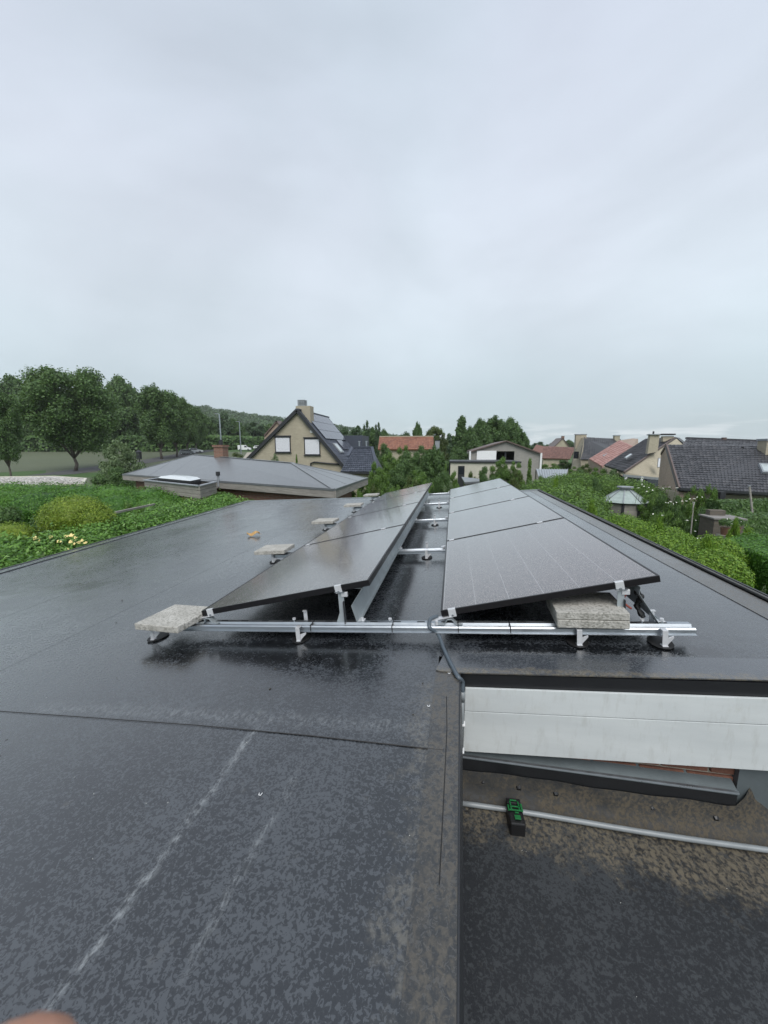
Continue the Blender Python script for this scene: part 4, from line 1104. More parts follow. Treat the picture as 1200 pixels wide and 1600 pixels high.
# ---- gravel roofed garage at far left
gp = [PZ(-60, 752, 2.7), PZ(40, 758.5, 2.7), PZ(128, 757, 2.7), PZ(134, 748, 2.7), PZ(84, 744.5, 2.7), PZ(-40, 746, 2.7)]
gg = thing('gravel_roof_garage', (gp[1].x, gp[1].y, 0), 'low garage with flat roof of pale gravel at the far left', 'garage')
MB().prism([p + Vector((0, 0, -0.02)) for p in gp], (0, 0, -2.67)).build('wall', M_CREAM, gg)
gc = sum(gp, Vector()) / 6
MB().prism([gc + (p - gc) * 0.985 for p in gp], (0, 0, -0.03)).build('gravel_bed', M_GRAVEL, gg, kind='stuff')
for i in range(6):
    mb = MB(); bar(mb, gp[i] + Vector((0, 0, 0.0)), gp[(i + 1) % 6] + Vector((0, 0, 0)), 0.1, 0.07); mb.build('coping', M_CREAM, gg)
# gravel stones with relief
n = 2600; mb = MB()
for i in range(n):
    a, b = rng.random(), rng.random()
    p = gp[0].lerp(gp[2], a).lerp(gp[5].lerp(gp[3], a), b * 0.96 + 0.02); r = random.uniform(0.03, 0.07)
    mb.obox(p + Vector((0, 0, 0.012)), (r, r * 0.8, r * 0.7), Matrix.Rotation(random.uniform(0, 3), 3, 'Z') @ Matrix.Rotation(random.uniform(-0.6, 0.6), 3, 'X'))
mb.build('gravel_stones', M_GRAVEL, gg, kind='stuff')

# ---- gable house with solar roof
Yg = 30.0; ap = PY(465, 641, Yg); le = PY(388, 717, Yg); re = PY(537, 728, Yg)
eL = Vector((le.x - 0.9, Yg, le.z - 0.8)); eR = re
rend = PD(516.5, 653, 1); dd = ray(516.5, 653); tY = (ap.z - CAM.z) / dd.z; Yb = min((CAM + dd * tY).y, 46)
hs = thing('gable_house', (ap.x, Yg, 0), 'buff brick house with steep gable, shuttered windows and solar roof', 'house')
MB().prism([(eL.x + 0.1, Yg, 0), (eR.x - 0.1, Yg, 0), (eR.x - 0.1, Yg, eR.z), (ap.x, Yg, ap.z - 0.12), (eL.x + 0.1, Yg, eL.z)], (0, Yb - Yg, 0)).build('wall', M_BWTAN, hs)
def P3(p, y, dz=0.0): return Vector((p.x, y, p.z + dz))
for side, e in (('L', eL), ('R', eR)):
    MB().slab([P3(ap, Yg - 0.15), P3(e, Yg - 0.15), P3(e, Yb + 0.1), P3(ap, Yb + 0.1)], 0.14).build('roof', M_TSLATE, hs)
    mb = MB(); bar(mb, P3(ap, Yg - 0.19, -0.02), P3(e, Yg - 0.19, -0.02), 0.10, 0.26); mb.build('barge_board', M_DKMETAL, hs)
fill_tiles(P3(eR, Yg - 0.1, 0.02), P3(eR, Yb, 0.02), P3(ap, Yb, 0.02), P3(ap, Yg - 0.1, 0.02), 20, 40, M_TSLATE, hs, 0.05)
mb = MB(); bar(mb, P3(ap, Yg - 0.15, 0.06), P3(ap, Yb, 0.06), 0.28, 0.12); mb.build('ridge_cap', M_TSLATE, hs)
# solar field on the right slope: rows x columns of panels
sl = (P3(eR, Yg) - P3(ap, Yg)); sn = Vector((-sl.z, 0, sl.x)).normalized(); sn = sn if sn.z > 0 else -sn
def SL(s, y, h=0.0): return P3(ap, y) + sl * s + sn * h
ncol = 6; y0p, y1p = Yg + 0.8, Yb - 0.6
for r in range(3):
    for c in range(ncol):
        s0, s1 = 0.03 + r * 0.165, 0.03 + (r + 1) * 0.165 - 0.006; ya = y0p + (y1p - y0p) * c / ncol; yb_ = y0p + (y1p - y0p) * (c + 1) / ncol - 0.04
        MB().prism([SL(s0, ya, 0.10), SL(s1, ya, 0.10), SL(s1, yb_, 0.10), SL(s0, yb_, 0.10)], sn * 0.04).build('solar_module', M_PVFAR, hs)
MB().prism([SL(0.53, Yg + 3.6, 0.10), SL(0.72, Yg + 3.6, 0.10), SL(0.72, Yg + 5.2, 0.10), SL(0.53, Yg + 5.2, 0.10)], sn * 0.04).build('solar_module', M_PVFAR, hs)
f = MB().prism([SL(0.60, Yg + 1.7, 0.06), SL(0.78, Yg + 1.7, 0.06), SL(0.78, Yg + 2.8, 0.06), SL(0.60, Yg + 2.8, 0.06)], sn * 0.08).build('skylight', M_LEAD, hs)
MB().prism([SL(0.62, Yg + 1.85, 0.141), SL(0.765, Yg + 1.85, 0.141), SL(0.765, Yg + 2.65, 0.141), SL(0.62, Yg + 2.65, 0.141)], sn * 0.01).build('pane', M_SKYL, f)
for (x0, y0, x1, y1) in ((430.4, 682.4, 453.7, 707), (476, 685, 500, 711)):
    a, b = PY(x0, y1, Yg - 0.02), PY(x1, y0, Yg - 0.02)
    w = window(hs, a.x, b.x, a.z, b.z, Yg - 0.02, slats=18); MB().box((a.x - 0.05, Yg - 0.11, b.z + 0.0), (b.x + 0.05, Yg - 0.0, b.z + 0.10)).build('lintel', M_DKMETAL, w)
    MB().box((a.x - 0.05, Yg - 0.12, a.z - 0.06), (b.x + 0.05, Yg - 0.02, a.z - 0.005)).build('sill', M_DKMETAL, w)
v = PY(487, 674, Yg); MB().tube([(v.x, Yg - 0.06, v.z), (v.x, Yg + 0.02, v.z)], 0.13, 14).build('wall_vent', M_WHITE, hs)
cpos = PY(476, 640, Yg + 0.9)
cmn = MB().box((cpos.x - 0.60, Yg + 0.5, ap.z - 1.2), (cpos.x + 0.62, Yg + 1.3, PY(476, 635, Yg + 0.9).z)).build('chimney', M_BWTAN, hs)
zz = PY(476, 635, Yg + 0.9).z
mb = MB()
for r in range(5): mb.box((cpos.x - 0.48, Yg + 0.6, zz + 0.02 + r * 0.10), (cpos.x + 0.12, Yg + 1.2, zz + 0.09 + r * 0.10))
mb.box((cpos.x - 0.40, Yg + 0.68, zz), (cpos.x + 0.04, Yg + 1.12, zz + 0.5)); mb.build('chimney_cowl', M_LEAD, cmn)
a, b, c_, d_ = PY(485.5, 732, Yg - 0.1), PY(485.5, 724, Yg - 0.1), PY(491, 722, Yg - 0.1), PY(534, 726, Yg - 0.1)
MB().tube([a, b, c_, d_], 0.06, 8).build('drainpipe', M_DKMETAL, hs, smooth=True)
MB().tube([P3(eR, Yg - 0.25, -0.05) + Vector((0.1, 0, 0)), P3(eR, Yb, -0.05) + Vector((0.1, 0, 0))], 0.09, 8).build('gutter', M_DKMETAL, hs)
# pinkish damp stains removed: plain wall.  Dormer on the slope
q0 = SL(0.62, Yg + 7.5); MB().box((q0.x - 1.0, Yg + 7.5, q0.z - 0.5), (q0.x + 1.2, Yg + 10.5, q0.z + 1.0)).build('dormer', M_TSLATE, hs)
# extension with dark tile hip roof
ex = thing('tiled_extension', (re.x + 1, 27, 0), 'low extension with blue black tiled hipped roof beside the gable house', 'extension')
A_, B_ = PY(532, 736.5, 27.2), PY(590, 738, 27.2); z_e = min(A_.z, B_.z); A_.z = B_.z = z_e
R1, R2 = PY(551, 698.5, 30.0), PY(581, 700, 30.0); R1.z = R2.z
Bb = Vector((PY(598, 730, 33).x, 33.0, z_e)); Ab = Vector((A_.x, 33.0, z_e))
fill_tiles(A_ + Vector((0.02, 0, 0.03)), B_ + Vector((0, 0, 0.03)), R2 + Vector((0, 0, 0.03)), R1 + Vector((0, 0, 0.03)), 13, 16, M_TSLATE, ex, 0.06)
MB().add([A_, B_, Bb, Ab, R1, R2], [(0, 1, 5, 4), (1, 2, 5), (2, 3, 4, 5), (3, 0, 4), (0, 3, 2, 1)]).build('roof', M_TSLATE, ex)
MB().prism([(A_.x + 0.2, A_.y + 0.2, 0), (B_.x - 0.2, B_.y + 0.2, 0), (Bb.x - 0.3, Bb.y, 0), (Ab.x + 0.2, Ab.y, 0)], (0, 0, z_e - 0.05)).build('wall', M_BWTAN, ex)
mb = MB(); bar(mb, A_ + Vector((0, -0.08, -0.05)), B_ + Vector((0, -0.08, -0.05)), 0.12, 0.14); mb.build('gutter', M_DKMETAL, ex)
mb = MB(); bar(mb, R1 + Vector((0, 0, 0.08)), R2 + Vector((0, 0, 0.08)), 0.24, 0.12); bar(mb, R2 + Vector((0, 0, 0.08)), B_ + Vector((0, 0, 0.08)), 0.22, 0.10); bar(mb, R1 + Vector((0, 0, 0.08)), A_.lerp(R1, 0.6) + Vector((0, 0, 0.08)), 0.22, 0.10); mb.build('ridge_cap', M_TSLATE, ex)
for px in (561.5, 572.5):
    p = PY(px, 699, 30.6); MB().tube([(p.x, p.y, p.z - 0.3), (p.x, p.y, p.z + 0.42)], 0.06, 8).build('flue_pipe', M_ALU, ex); MB().tube([(p.x, p.y, p.z + 0.42), (p.x, p.y, p.z + 0.5)], 0.10, 8).build('flue_cap', M_ALU, ex)
# small gable of a house behind
Yh = 48.0
a, b, c_ = PY(413, 680, Yh), PY(433, 658.6, Yh), PY(452, 680, Yh)
bh = thing('house', (b.x, Yh, 0), 'plain pale gable end peeking out behind the buff gable house', 'house')
MB().prism([(a.x, Yh, 2.0), (c_.x, Yh, 2.0), (c_.x, Yh, c_.z), (b.x, Yh, b.z), (a.x, Yh, a.z)], (0, 9, 0)).build('wall', M_BWPINK, bh)
for e in (a, c_): MB().slab([P3(b, Yh - 0.2, 0.1), P3(e, Yh - 0.2, 0.0), P3(e, Yh + 9.2, 0.0), P3(b, Yh + 9.2, 0.1)], 0.15).build('roof', M_TBROWN, bh)

# generic far house from picture-surveyed points
def gable_from(name, label, pts_wall, depth, wall_mat, cat='house'):
    pass
# ---- red roofed farmhouse
Yr = 62
a, b, c_, d_ = PY(590.5, 697, Yr), PY(678, 702, Yr), PY(677, 685, Yr + 5), PY(593, 681, Yr + 5)
a.z = b.z = min(a.z, b.z); c_.z = d_.z = max(c_.z, d_.z) - 0.2
fh = thing('farmhouse', (a.x, Yr, 0), 'long low farmhouse with weathered orange tiled roof among trees', 'house')
MB().slab([a, b, c_, d_], 0.15).build('roof', M_TRED, fh); fill_tiles(a + Vector((0, 0, 0.02)), b + Vector((0, 0, 0.02)), c_ + Vector((0, 0, 0.02)), d_ + Vector((0, 0, 0.02)), 14, 34, M_TRED, fh, 0.06)
MB().slab([c_ + Vector((0, 0, 0)), d_, d_ + Vector((-0.2, 5, -1.6)), c_ + Vector((0.2, 5, -1.6))], 0.15).build('roof', M_TRED, fh)
MB().prism([(a.x + 0.2, Yr + 0.4, 0), (b.x - 0.2, Yr + 0.4, 0), (b.x - 0.2, Yr + 0.4, a.z + 0.1), (a.x + 0.2, Yr + 0.4, a.z + 0.1)], (0, 9.0, 0)).build('wall', M_BWTAN, fh)
mb = MB(); bar(mb, c_ + Vector((0, 0, 0.08)), d_ + Vector((0, 0, 0.08)), 0.3, 0.16); mb.build('ridge_cap', M_BWTAN, fh)
p0, p1 = PY(680, 700, Yr), PY(686, 688, Yr); chimney(fh, (p0.x + p1.x) / 2, Yr + 1, 1.5, p1.z, 0.7, 0.7, M_LEAD, cap=M_DKMETAL)
# ---- barn
Yb_ = 45
ap2, l2, r2_ = PY(791, 689.5, Yb_), PY(736, 703.5, Yb_), PY(844, 709, Yb_)
zl = (l2.z + r2_.z) / 2; l2.z = zl + 0.1; r2_.z = zl - 0.1
bn = thing('barn', (ap2.x, Yb_, 0), 'wide grey barn with shallow gable, white sliding door and dark opening', 'barn')
o0, o1 = PY(775.5, 718.5, Yb_), PY(804, 705, Yb_); d0, d1 = PY(744.5, 720, Yb_), PY(775.5, 704.3, Yb_)
th = 0.25
for pts in ([(l2.x, 0), (d0.x, 0), (d0.x, l2.z + (ap2.z - l2.z) * (d0.x - l2.x) / (ap2.x - l2.x)), (l2.x, l2.z)],):
    MB().prism([(x, Yb_, z) for x, z in pts], (0, th, 0)).build('wall', M_BWGREY, bn)
def roofz(x): return l2.z + (ap2.z - l2.z) * (x - l2.x) / (ap2.x - l2.x) if x < ap2.x else ap2.z + (r2_.z - ap2.z) * (x - ap2.x) / (r2_.x - ap2.x)
MB().prism([(d0.x, Yb_, o1.z), (o1.x, Yb_, o1.z), (o1.x, Yb_, roofz(o1.x)), (ap2.x, Yb_, ap2.z), (d0.x, Yb_, roofz(d0.x))], (0, th, 0)).build('wall', M_BWGREY, bn)
MB().prism([(o1.x, Yb_, 0), (r2_.x, Yb_, 0), (r2_.x, Yb_, r2_.z), (o1.x, Yb_, roofz(o1.x))], (0, th, 0)).build('wall', M_BWGREY, bn)
MB().box((l2.x + 0.1, Yb_ + 14, 0), (r2_.x - 0.1, Yb_ + 14.2, zl)).build('back_wall', M_BWGREY, bn)
MB().box((r2_.x - 0.25, Yb_ + 0.26, 0), (r2_.x, Yb_ + 14, zl - 0.15)).build('side_wall', M_BWGREY, bn); MB().box((l2.x, Yb_ + 0.26, 0), (l2.x + 0.25, Yb_ + 14, zl)).build('side_wall', M_BWGREY, bn)
for e in (l2, r2_): MB().slab([P3(ap2, Yb_ - 0.3, 0.1), P3(e, Yb_ - 0.3, 0.02), P3(e, Yb_ + 14.3, 0.02), P3(ap2, Yb_ + 14.3, 0.1)], 0.12).build('roof', M_TBROWN, bn)
dr = MB().box((d0.x, Yb_ - 0.16, 0.1), (d1.x, Yb_ - 0.04, d1.z)).build('sliding_door', M_WHITE, bn)
MB().box((d0.x, Yb_ - 0.20, (d0.z + d1.z) / 2 - 0.5), (d1.x, Yb_ - 0.165, (d0.z + d1.z) / 2 - 0.42)).build('door_rail', M_LEAD, dr)
MB().box((o0.x + 0.9, Yb_ + 0.3, 0), (o0.x + 1.1, Yb_ + 0.5, o1.z)).build('post', M_DKMETAL, bn)
MB().box((l2.x - 0.18, Yb_ - 0.2, 0), (l2.x - 0.0, Yb_ - 0.02, l2.z)).build('downpipe', M_WHITE, bn); MB().box((r2_.x, Yb_ - 0.2, 0), (r2_.x + 0.18, Yb_ - 0.02, r2_.z)).build('downpipe', M_WHITE, bn)
# ---- white flat building
Yw = 36
a, b = PY(704, 719.5, Yw), PY(776, 722.5, Yw); zt_ = (a.z + b.z) / 2
wb = thing('outbuilding', (a.x, Yw, 0), 'single storey cream outbuilding with flat roof and dark door', 'outbuilding')
MB().box((a.x, Yw, 0), (b.x + 2, Yw + 5, zt_ - 0.12)).build('wall', M_CREAM, wb)
MB().box((a.x - 0.1, Yw - 0.12, zt_ - 0.12), (b.x + 2.1, Yw + 5.1, zt_ + 0.02)).build('roof', M_DKMETAL, wb)
MB().box((a.x - 0.12, Yw + 0.3, zt_ - 1.2), (a.x - 0.005, Yw + 5, zt_ - 0.13)).build('side_panel', M_DKMETAL, wb)
p0, p1 = PY(715.5, 741, Yw), PY(726, 728, Yw); dd_ = MB().box((p0.x, Yw - 0.06, 0.05), (p1.x, Yw - 0.005, p1.z)).build('door', M_DKMETAL, wb); MB().box((p0.x + 0.06, Yw - 0.075, p1.z - 0.75), (p1.x - 0.06, Yw - 0.062, p1.z - 0.1)).build('door_pane', M_GLASSD, dd_)
# ---- shed with dark mono pitch
Ys = 17
a, b, c_, d_ = PY(726, 753.6, Ys), PY(749, 752, Ys), PY(749, 748, Ys + 2), PY(721, 745, Ys + 1.8)
sh = thing('garden_shed', (a.x, Ys, 0), 'small garden shed with grey felt roof showing over the far roof edge', 'shed')
MB().slab([a, b, c_, d_], 0.08).build('roof', M_GREYROOF, sh); MB().prism([(a.x + 0.1, Ys + 0.15, 0), (b.x - 0.1, Ys + 0.15, 0), (c_.x - 0.1, Ys + 1.8, 0), (a.x + 0.1, Ys + 1.8, 0)], (0, 0, min(a.z, b.z) - 0.06)).build('wall', M_WOOD, sh)
# ---- ribbed metal roof
Ym = 30
a, b, c_, d_ = PY(842, 746, Ym), PY(884, 747, Ym), PY(887, 735, Ym + 4), PY(838, 731.5, Ym + 4)
a.z = b.z = (a.z + b.z) / 2; c_.z = d_.z = (c_.z + d_.z) / 2
mr = thing('carport', (a.x, Ym, 0), 'open shed with blue grey ribbed metal roof behind the hedge', 'shed')
MB().slab([a, b, c_, d_], 0.05).build('roof', M_ZINC, mr)
for i in range(13):
    s = i / 12; mb = MB(); bar(mb, a.lerp(b, s) + Vector((0, 0, 0.03)), d_.lerp(c_, s) + Vector((0, 0, 0.03)), 0.05, 0.06); mb.build('roof_rib', M_LEAD, mr)
for p in (a, b, c_, d_): MB().box((p.x - 0.05, p.y, 0), (p.x + 0.05, p.y + 0.1, p.z - 0.06)).build('post', M_WOOD, mr)
# ---- distant red roofed houses
Yd = 95
a, b, c_, d_ = PY(847, 716, Yd), PY(891, 717, Yd), PY(899, 699, Yd + 6), PY(849, 697, Yd + 6)
h1 = thing('house', (a.x, Yd, 0), 'distant house with plain dull red roof left of the row', 'house')
MB().slab([a, b, c_, d_], 0.2).build('roof', M_TDULL, h1); MB().prism([(a.x + 0.3, Yd + 0.4, 0), (b.x - 0.3, Yd + 0.4, 0), (b.x - 0.3, Yd + 0.4, a.z), (a.x + 0.3, Yd + 0.4, a.z)], (0, 6, 0)).build('wall', M_BWTAN, h1)
fill_tiles(a, b, c_, d_, 12, 26, M_TDULL, h1, 0.08)
a, b = PY(826, 712, Yd + 12), PY(849, 713, Yd + 12); c_, d_ = PY(849, 697, Yd + 16), PY(838, 694.5, Yd + 16)
h2 = thing('house', (a.x, Yd + 12, 0), 'distant small house with brighter red roof beside the barn', 'house')
MB().slab([a, b, c_, d_], 0.2).build('roof', M_TDULL, h2); MB().prism([(a.x + 0.3, Yd + 12.4, 0), (b.x - 0.3, Yd + 12.4, 0), (b.x - 0.3, Yd + 12.4, a.z), (a.x + 0.3, Yd + 12.4, a.z)], (0, 4, 0)).build('wall', M_BWPINK, h2)
Yq = 120
a, b, c_ = PY(865.5, 698, Yq), PY(879.6, 685, Yq), PY(889, 698, Yq)
h3 = thing('house', (b.x, Yq, 0), 'distant gable end rising above the dull red roof', 'house')
MB().prism([(a.x, Yq, 0), (c_.x, Yq, 0), (c_.x, Yq, c_.z), (b.x, Yq, b.z), (a.x, Yq, a.z)], (0, 8, 0)).build('wall', M_BWTAN, h3)
for e in (a, c_): MB().slab([P3(b, Yq - 0.2, 0.2), P3(e, Yq - 0.2, 0.1), P3(e, Yq + 8, 0.1), P3(b, Yq + 8, 0.2)], 0.2).build('roof', M_TBROWN, h3)
chimney(h3, b.x + 0.2, Yq + 1, b.z - 1, b.z + 0.7, 0.7, 0.7, M_BWRED)

# ---- row of houses at right, surveyed corner by corner (each point: px, py, depth)
def hull(name, mat, parent, pts, back):  # wall polygon pushed back
    return MB().prism([PD(*p) for p in pts], back).build(name, mat, parent)
BK = Vector((0.25, 0.97, 0)) * 1.0
def roofq(parent, q, mat, rows, cols, t=0.14, lift=0.05):
    q = [PD(*p) for p in q]; MB().slab(q, t).build('roof', mat, parent); return fill_tiles(q[0] + Vector((0, 0, 0.01)), q[1] + Vector((0, 0, 0.01)), q[2] + Vector((0, 0, 0.01)), q[3] + Vector((0, 0, 0.01)), rows, cols, mat, parent, lift)
def sky_q(parent, pts, off=0.07, mat=M_SKYL):
    q = [PD(*p) for p in pts]; n_ = (q[1] - q[0]).cross(q[3] - q[0]).normalized(); n_ = n_ if n_.z > 0 else -n_
    if n_.dot(CAM - q[0]) < 0: n_ = -n_
    f = MB().prism([p + n_ * 0.02 for p in q], n_ * 0.10).build('skylight', M_LEAD, parent)
    c = sum(q, Vector()) / 4; MB().prism([c + (p - c) * 0.78 + n_ * 0.121 for p in q], n_ * 0.012).build('pane', mat, f); return f
# dark roofed house (left of the row)
k1 = thing('house', PD(905, 740, 48) * 1.0 - Vector((0, 0, PD(905, 740, 48).z)), 'house with plain dark grey roof and narrow buff gable, leftmost of the right hand row', 'house')
hull('wall', M_BWTAN, k1, [(891, 745, 47), (908, 745, 45), (907, 716, 45), (913, 683.5, 47), (905.5, 684, 49), (898, 708, 48.5)], BK * 6)
roofq(k1, [(907, 718, 45), (985, 718, 53), (969, 686, 58), (913, 683, 48)], M_TDARK, 14, 20)
MB().prism([PD(907, 719, 45.3), PD(985, 719, 53.3), PD(985, 745, 53.3), PD(907, 745, 45.3)], BK * 2).build('side_wall', M_BWTAN, k1)
p = PD(909, 683, 48); chimney(k1, p.x, p.y + 0.5, p.z - 1.5, p.z + 0.35, 1.2, 0.6, M_BWTAN); p = PD(963, 686, 56); chimney(k1, p.x, p.y, p.z - 1, p.z + 0.5, 0.7, 0.6, M_BWTAN)
p = PD(901.5, 711, 46.8); MB().obox(p + Vector((-0.12, -0.15, 0)), (0.45, 0.3, 0.85), Matrix.Rotation(-0.9, 3, 'Z')).build('window', M_GLASSD, k1)
# pink roofed house
k2 = thing('house', PD(960, 740, 40) - Vector((0, 0, PD(960, 740, 40).z)), 'house with faded pink tiled roof and two skylights', 'house')
roofq(k2, [(921, 717, 42), (941, 729, 37), (989, 697, 42), (968, 688, 47)], M_TPINK, 16, 14)
q = PD(997, 697, 42); MB().prism([PD(941, 729, 37), PD(989, 697, 42), PD(997, 686, 44), PD(1000, 735, 42)], BK * 4).build('wall', M_BWPINK, k2)
MB().prism([PD(921, 718, 42.2), PD(941, 730, 37.3), PD(941, 755, 37.3), PD(921, 755, 42.2)], BK * 2).build('side_wall', M_BWPINK, k2)
hull('gable_top', M_BWPINK, k2, [(968, 688, 47), (989, 697.5, 42), (997, 685.5, 43.5), (988, 685, 45)], BK * 0.4)
sky_q(k2, [(940, 713, 42), (943.5, 714.6, 41), (951, 709.5, 42), (947.5, 708, 43)]); sky_q(k2, [(948.5, 713, 41.5), (952, 714.8, 40.5), (960, 709.5, 41.5), (956.5, 708, 42.5)])
# dark roof with tall chimney
k3 = thing('house', PD(1000, 745, 27) - Vector((0, 0, PD(1000, 745, 27).z)), 'buff gabled house with dark roof, tall chimney and one skylight', 'house')
roofq(k3, [(944, 727, 33), (975, 737, 26), (1056, 683, 31), (1009, 685.5, 38)], M_TDARK, 18, 18)
hull('wall', M_BWTAN, k3, [(975, 742, 26), (1040, 750, 27.5), (1068, 693, 31.2), (1056, 684.5, 31.0), (975, 737.5, 26)], BK * 3)
mb = MB(); bar(mb, PD(975, 738, 25.8), PD(1055, 684, 30.8), 0.08, 0.12); mb.build('barge_board', M_TBROWN, k3)
MB().slab([PD(1056, 683, 31), PD(1069, 693, 31), PD(1075, 694, 38), PD(1062, 684, 38)], 0.14).build('roof', M_TDARK, k3)
mb = MB(); bar(mb, PD(974, 743, 25.8), PD(1029, 748, 26.5), 0.10, 0.16); mb.build('gutter', M_LEAD, k3)
MB().prism([PD(976, 745.5, 26.2), PD(1035, 750, 27.2), PD(1035, 775, 27.2), PD(976, 775, 26.2)], BK * 2.5).build('opening_shade', M_GLASSD, k3)  # dark block stands in for the shade inside the open lower front
for px in (978, 1003): 
    p = PD(px, 745, 25.9); MB().box((p.x - 0.06, p.y - 0.06, 0), (p.x + 0.06, p.y + 0.06, p.z)).build('post', M_WHITE, k3)
# tapered chimney
c0 = [PD(1011.5, 709, 27.5), PD(1027.5, 706, 28), PD(1031, 679, 28), PD(1016.5, 679, 27.5)]
c_o = MB().prism(c0, Vector((0.25, 0.97, 0)) * 0.8).build('chimney', M_BWTAN, k3)
MB().prism([PD(1015, 679.5, 27.3), PD(1032, 679.5, 27.8), PD(1032, 678, 27.8), PD(1015, 678, 27.3)], Vector((0.25, 0.97, 0)) * 1.1).build('chimney_cap', M_LEAD, c_o)
p = PD(1024, 678, 28); MB().tube([(p.x, p.y + 0.3, p.z), (p.x, p.y + 0.3, p.z + 0.2)], 0.06, 8).build('chimney_pot', M_DKMETAL, c_o)
c_o = MB().prism([PD(1036, 690, 31), PD(1053, 690, 31), PD(1053, 681.5, 31), PD(1036, 681.5, 31)], Vector((0.25, 0.97, 0)) * 0.8).build('chimney', M_BWTAN, k3)
MB().prism([PD(1034, 679.5, 30.8), PD(1056, 679.5, 30.8), PD(1056, 677.5, 30.8), PD(1034, 677.5, 30.8)], Vector((0.25, 0.97, 0)) * 1.1).build('chimney_cap', M_DKMETAL, c_o)
sky_q(k3, [(976, 717, 29.5), (979, 718.5, 28.9), (989, 712, 29.7), (986, 710.5, 30.2)])
f = MB().prism([PD(1026.5, 730.5, 26.9), PD(1032.5, 730.5, 27.0), PD(1034, 715.5, 27.0), PD(1028, 715.5, 26.9)], Vector((0, -0.12, 0))).build('window', M_LEAD, k3)
MB().prism([PD(1027.4, 729.5, 26.75), PD(1031.7, 729.5, 26.85), PD(1033.1, 716.5, 26.85), PD(1028.8, 716.5, 26.75)], Vector((0, -0.04, 0))).build('shutter', M_SHUT, f)
# nearest right house
k4 = thing('house', PD(1120, 780, 16) - Vector((0, 0, PD(1120, 780, 16).z)), 'nearest right house with broad dark tiled roof and pinkish gable', 'house')
roofq(k4, [(1061, 763, 15.0), (1290, 775, 15.6), (1290, 697, 20.5), (1041, 695, 19.0)], M_TDARK, 22, 44, lift=0.045)
roofq(k4, [(1068, 695.5, 20.0), (1290, 698, 20.8), (1290, 693, 21.8), (1073, 685, 21.5)], M_TDARK, 4, 42, lift=0.045)
hull('wall', M_BWPINK, k4, [(1041, 696, 19.0), (1061, 763, 15.1), (1061.5, 800, 15.1), (1028, 790, 20.5), (1028, 758, 20.5), (1033, 708, 20.2)], Vector((0.9, 0.45, 0)) * 3.0)
MB().prism([PD(1061, 770, 15.4), PD(1290, 780, 16.0), PD(1290, 850, 16.0), PD(1061, 840, 15.4)], Vector((0.1, 1, 0)) * 3.0).build('front_wall', M_BWTAN, k4)
mb = MB(); bar(mb, PD(1061, 764, 14.9), PD(1290, 776, 15.4), 0.13, 0.10); mb.build('gutter', M_DKMETAL, k4)
mb = MB(); bar(mb, PD(1061.5, 763, 14.95), PD(1041.5, 695, 18.9), 0.06, 0.12); mb.build('verge_trim', M_TBROWN, k4)
mb = MB(); bar(mb, PD(1033, 709, 20.1), PD(1041.5, 695, 18.9), 0.06, 0.12); mb.build('verge_trim', M_TBROWN, k4)
mb = MB(); bar(mb, PD(1073, 684.5, 21.5), PD(1290, 692.5, 21.8), 0.2, 0.10); mb.build('ridge_cap', M_TDARK, k4)
MB().prism([PD(1073, 685, 21.5), PD(1066, 694, 21.4), PD(1072, 696, 20.1)], Vector((0.9, 0.45, 0)) * 0.3).build('hip_end', M_TBROWN, k4)
sky_q(k4, [(1189, 741, 16.8), (1207, 742, 16.9), (1201, 728, 17.7), (1183, 727, 17.6)])
p = PD(1197, 707, 19.0); chimney(k4, p.x + 0.15, p.y, p.z - 0.3, p.z + 0.62, 0.75, 0.6, M_BWTAN, pot=[(0.0, 0.08, 0.2)])
p = PD(1131, 687, 21.5); MB().tube([(p.x, p.y, p.z - 0.1), (p.x, p.y, p.z + 0.12)], 0.12, 8).build('roof_vent', M_TBROWN, k4)
p = PD(1160, 702, 19.3); MB().tube([(p.x, p.y, p.z - 0.1), (p.x, p.y, p.z + 0.12)], 0.06, 8).build('roof_vent', M_DKMETAL, k4)
p = PD(1125, 790, 14.6); o = MB().box((p.x - 0.09, p.y - 0.09, 0), (p.x + 0.09, p.y + 0.09, PD(1125, 768, 14.6).z)).build('veranda_post', M_DKMETAL, k4)

# ---- gazebo
gz = PD(974, 790, 16.2); ga = thing('gazebo', (gz.x, gz.y, 0), 'small octagonal garden pavilion with faceted glass roof and grey cap', 'pavilion')
zE, zA, zC, rE = PD(974, 783, 16.2).z, PD(974, 765.5, 16.2).z, PD(974, 761.5, 16.2).z, 0.88
ring = lambda r, z, n=8: [(gz.x + r * math.cos(2 * math.pi * (i + 0.5) / n), gz.y + r * math.sin(2 * math.pi * (i + 0.5) / n), z) for i in range(n)]
A8, B8 = ring(rE, zE), ring(0.24, zA)
for i in range(8):
    j = (i + 1) % 8
    MB().slab([A8[i], A8[j], B8[j], B8[i]], 0.02).build('roof_panel', simple('greenish_glazing', (0.34, 0.40, 0.375), 0.2, 0.1) if i == 0 else MATS['greenish_glazing'], ga)
    mb = MB(); bar(mb, Vector(A8[i]) + Vector((0, 0, 0.02)), Vector(B8[i]) + Vector((0, 0, 0.02)), 0.035, 0.03); mb.build('roof_rib', M_LEAD, ga)
    w8 = ring(rE * 0.86, 0)
    a, b = Vector(w8[i]), Vector(w8[j]); MB().prism([a, b, b + Vector((0, 0, zE - 0.05)), a + Vector((0, 0, zE - 0.05))], ((gz.x - (a.x + b.x) / 2) * 0.05, (gz.y - (a.y + b.y) / 2) * 0.05, 0)).build('wall_panel', M_WOOD, ga)
    MB().box((a.x - 0.04, a.y - 0.04, 0), (a.x + 0.04, a.y + 0.04, zE - 0.02)).build('post', M_DKMETAL, ga)
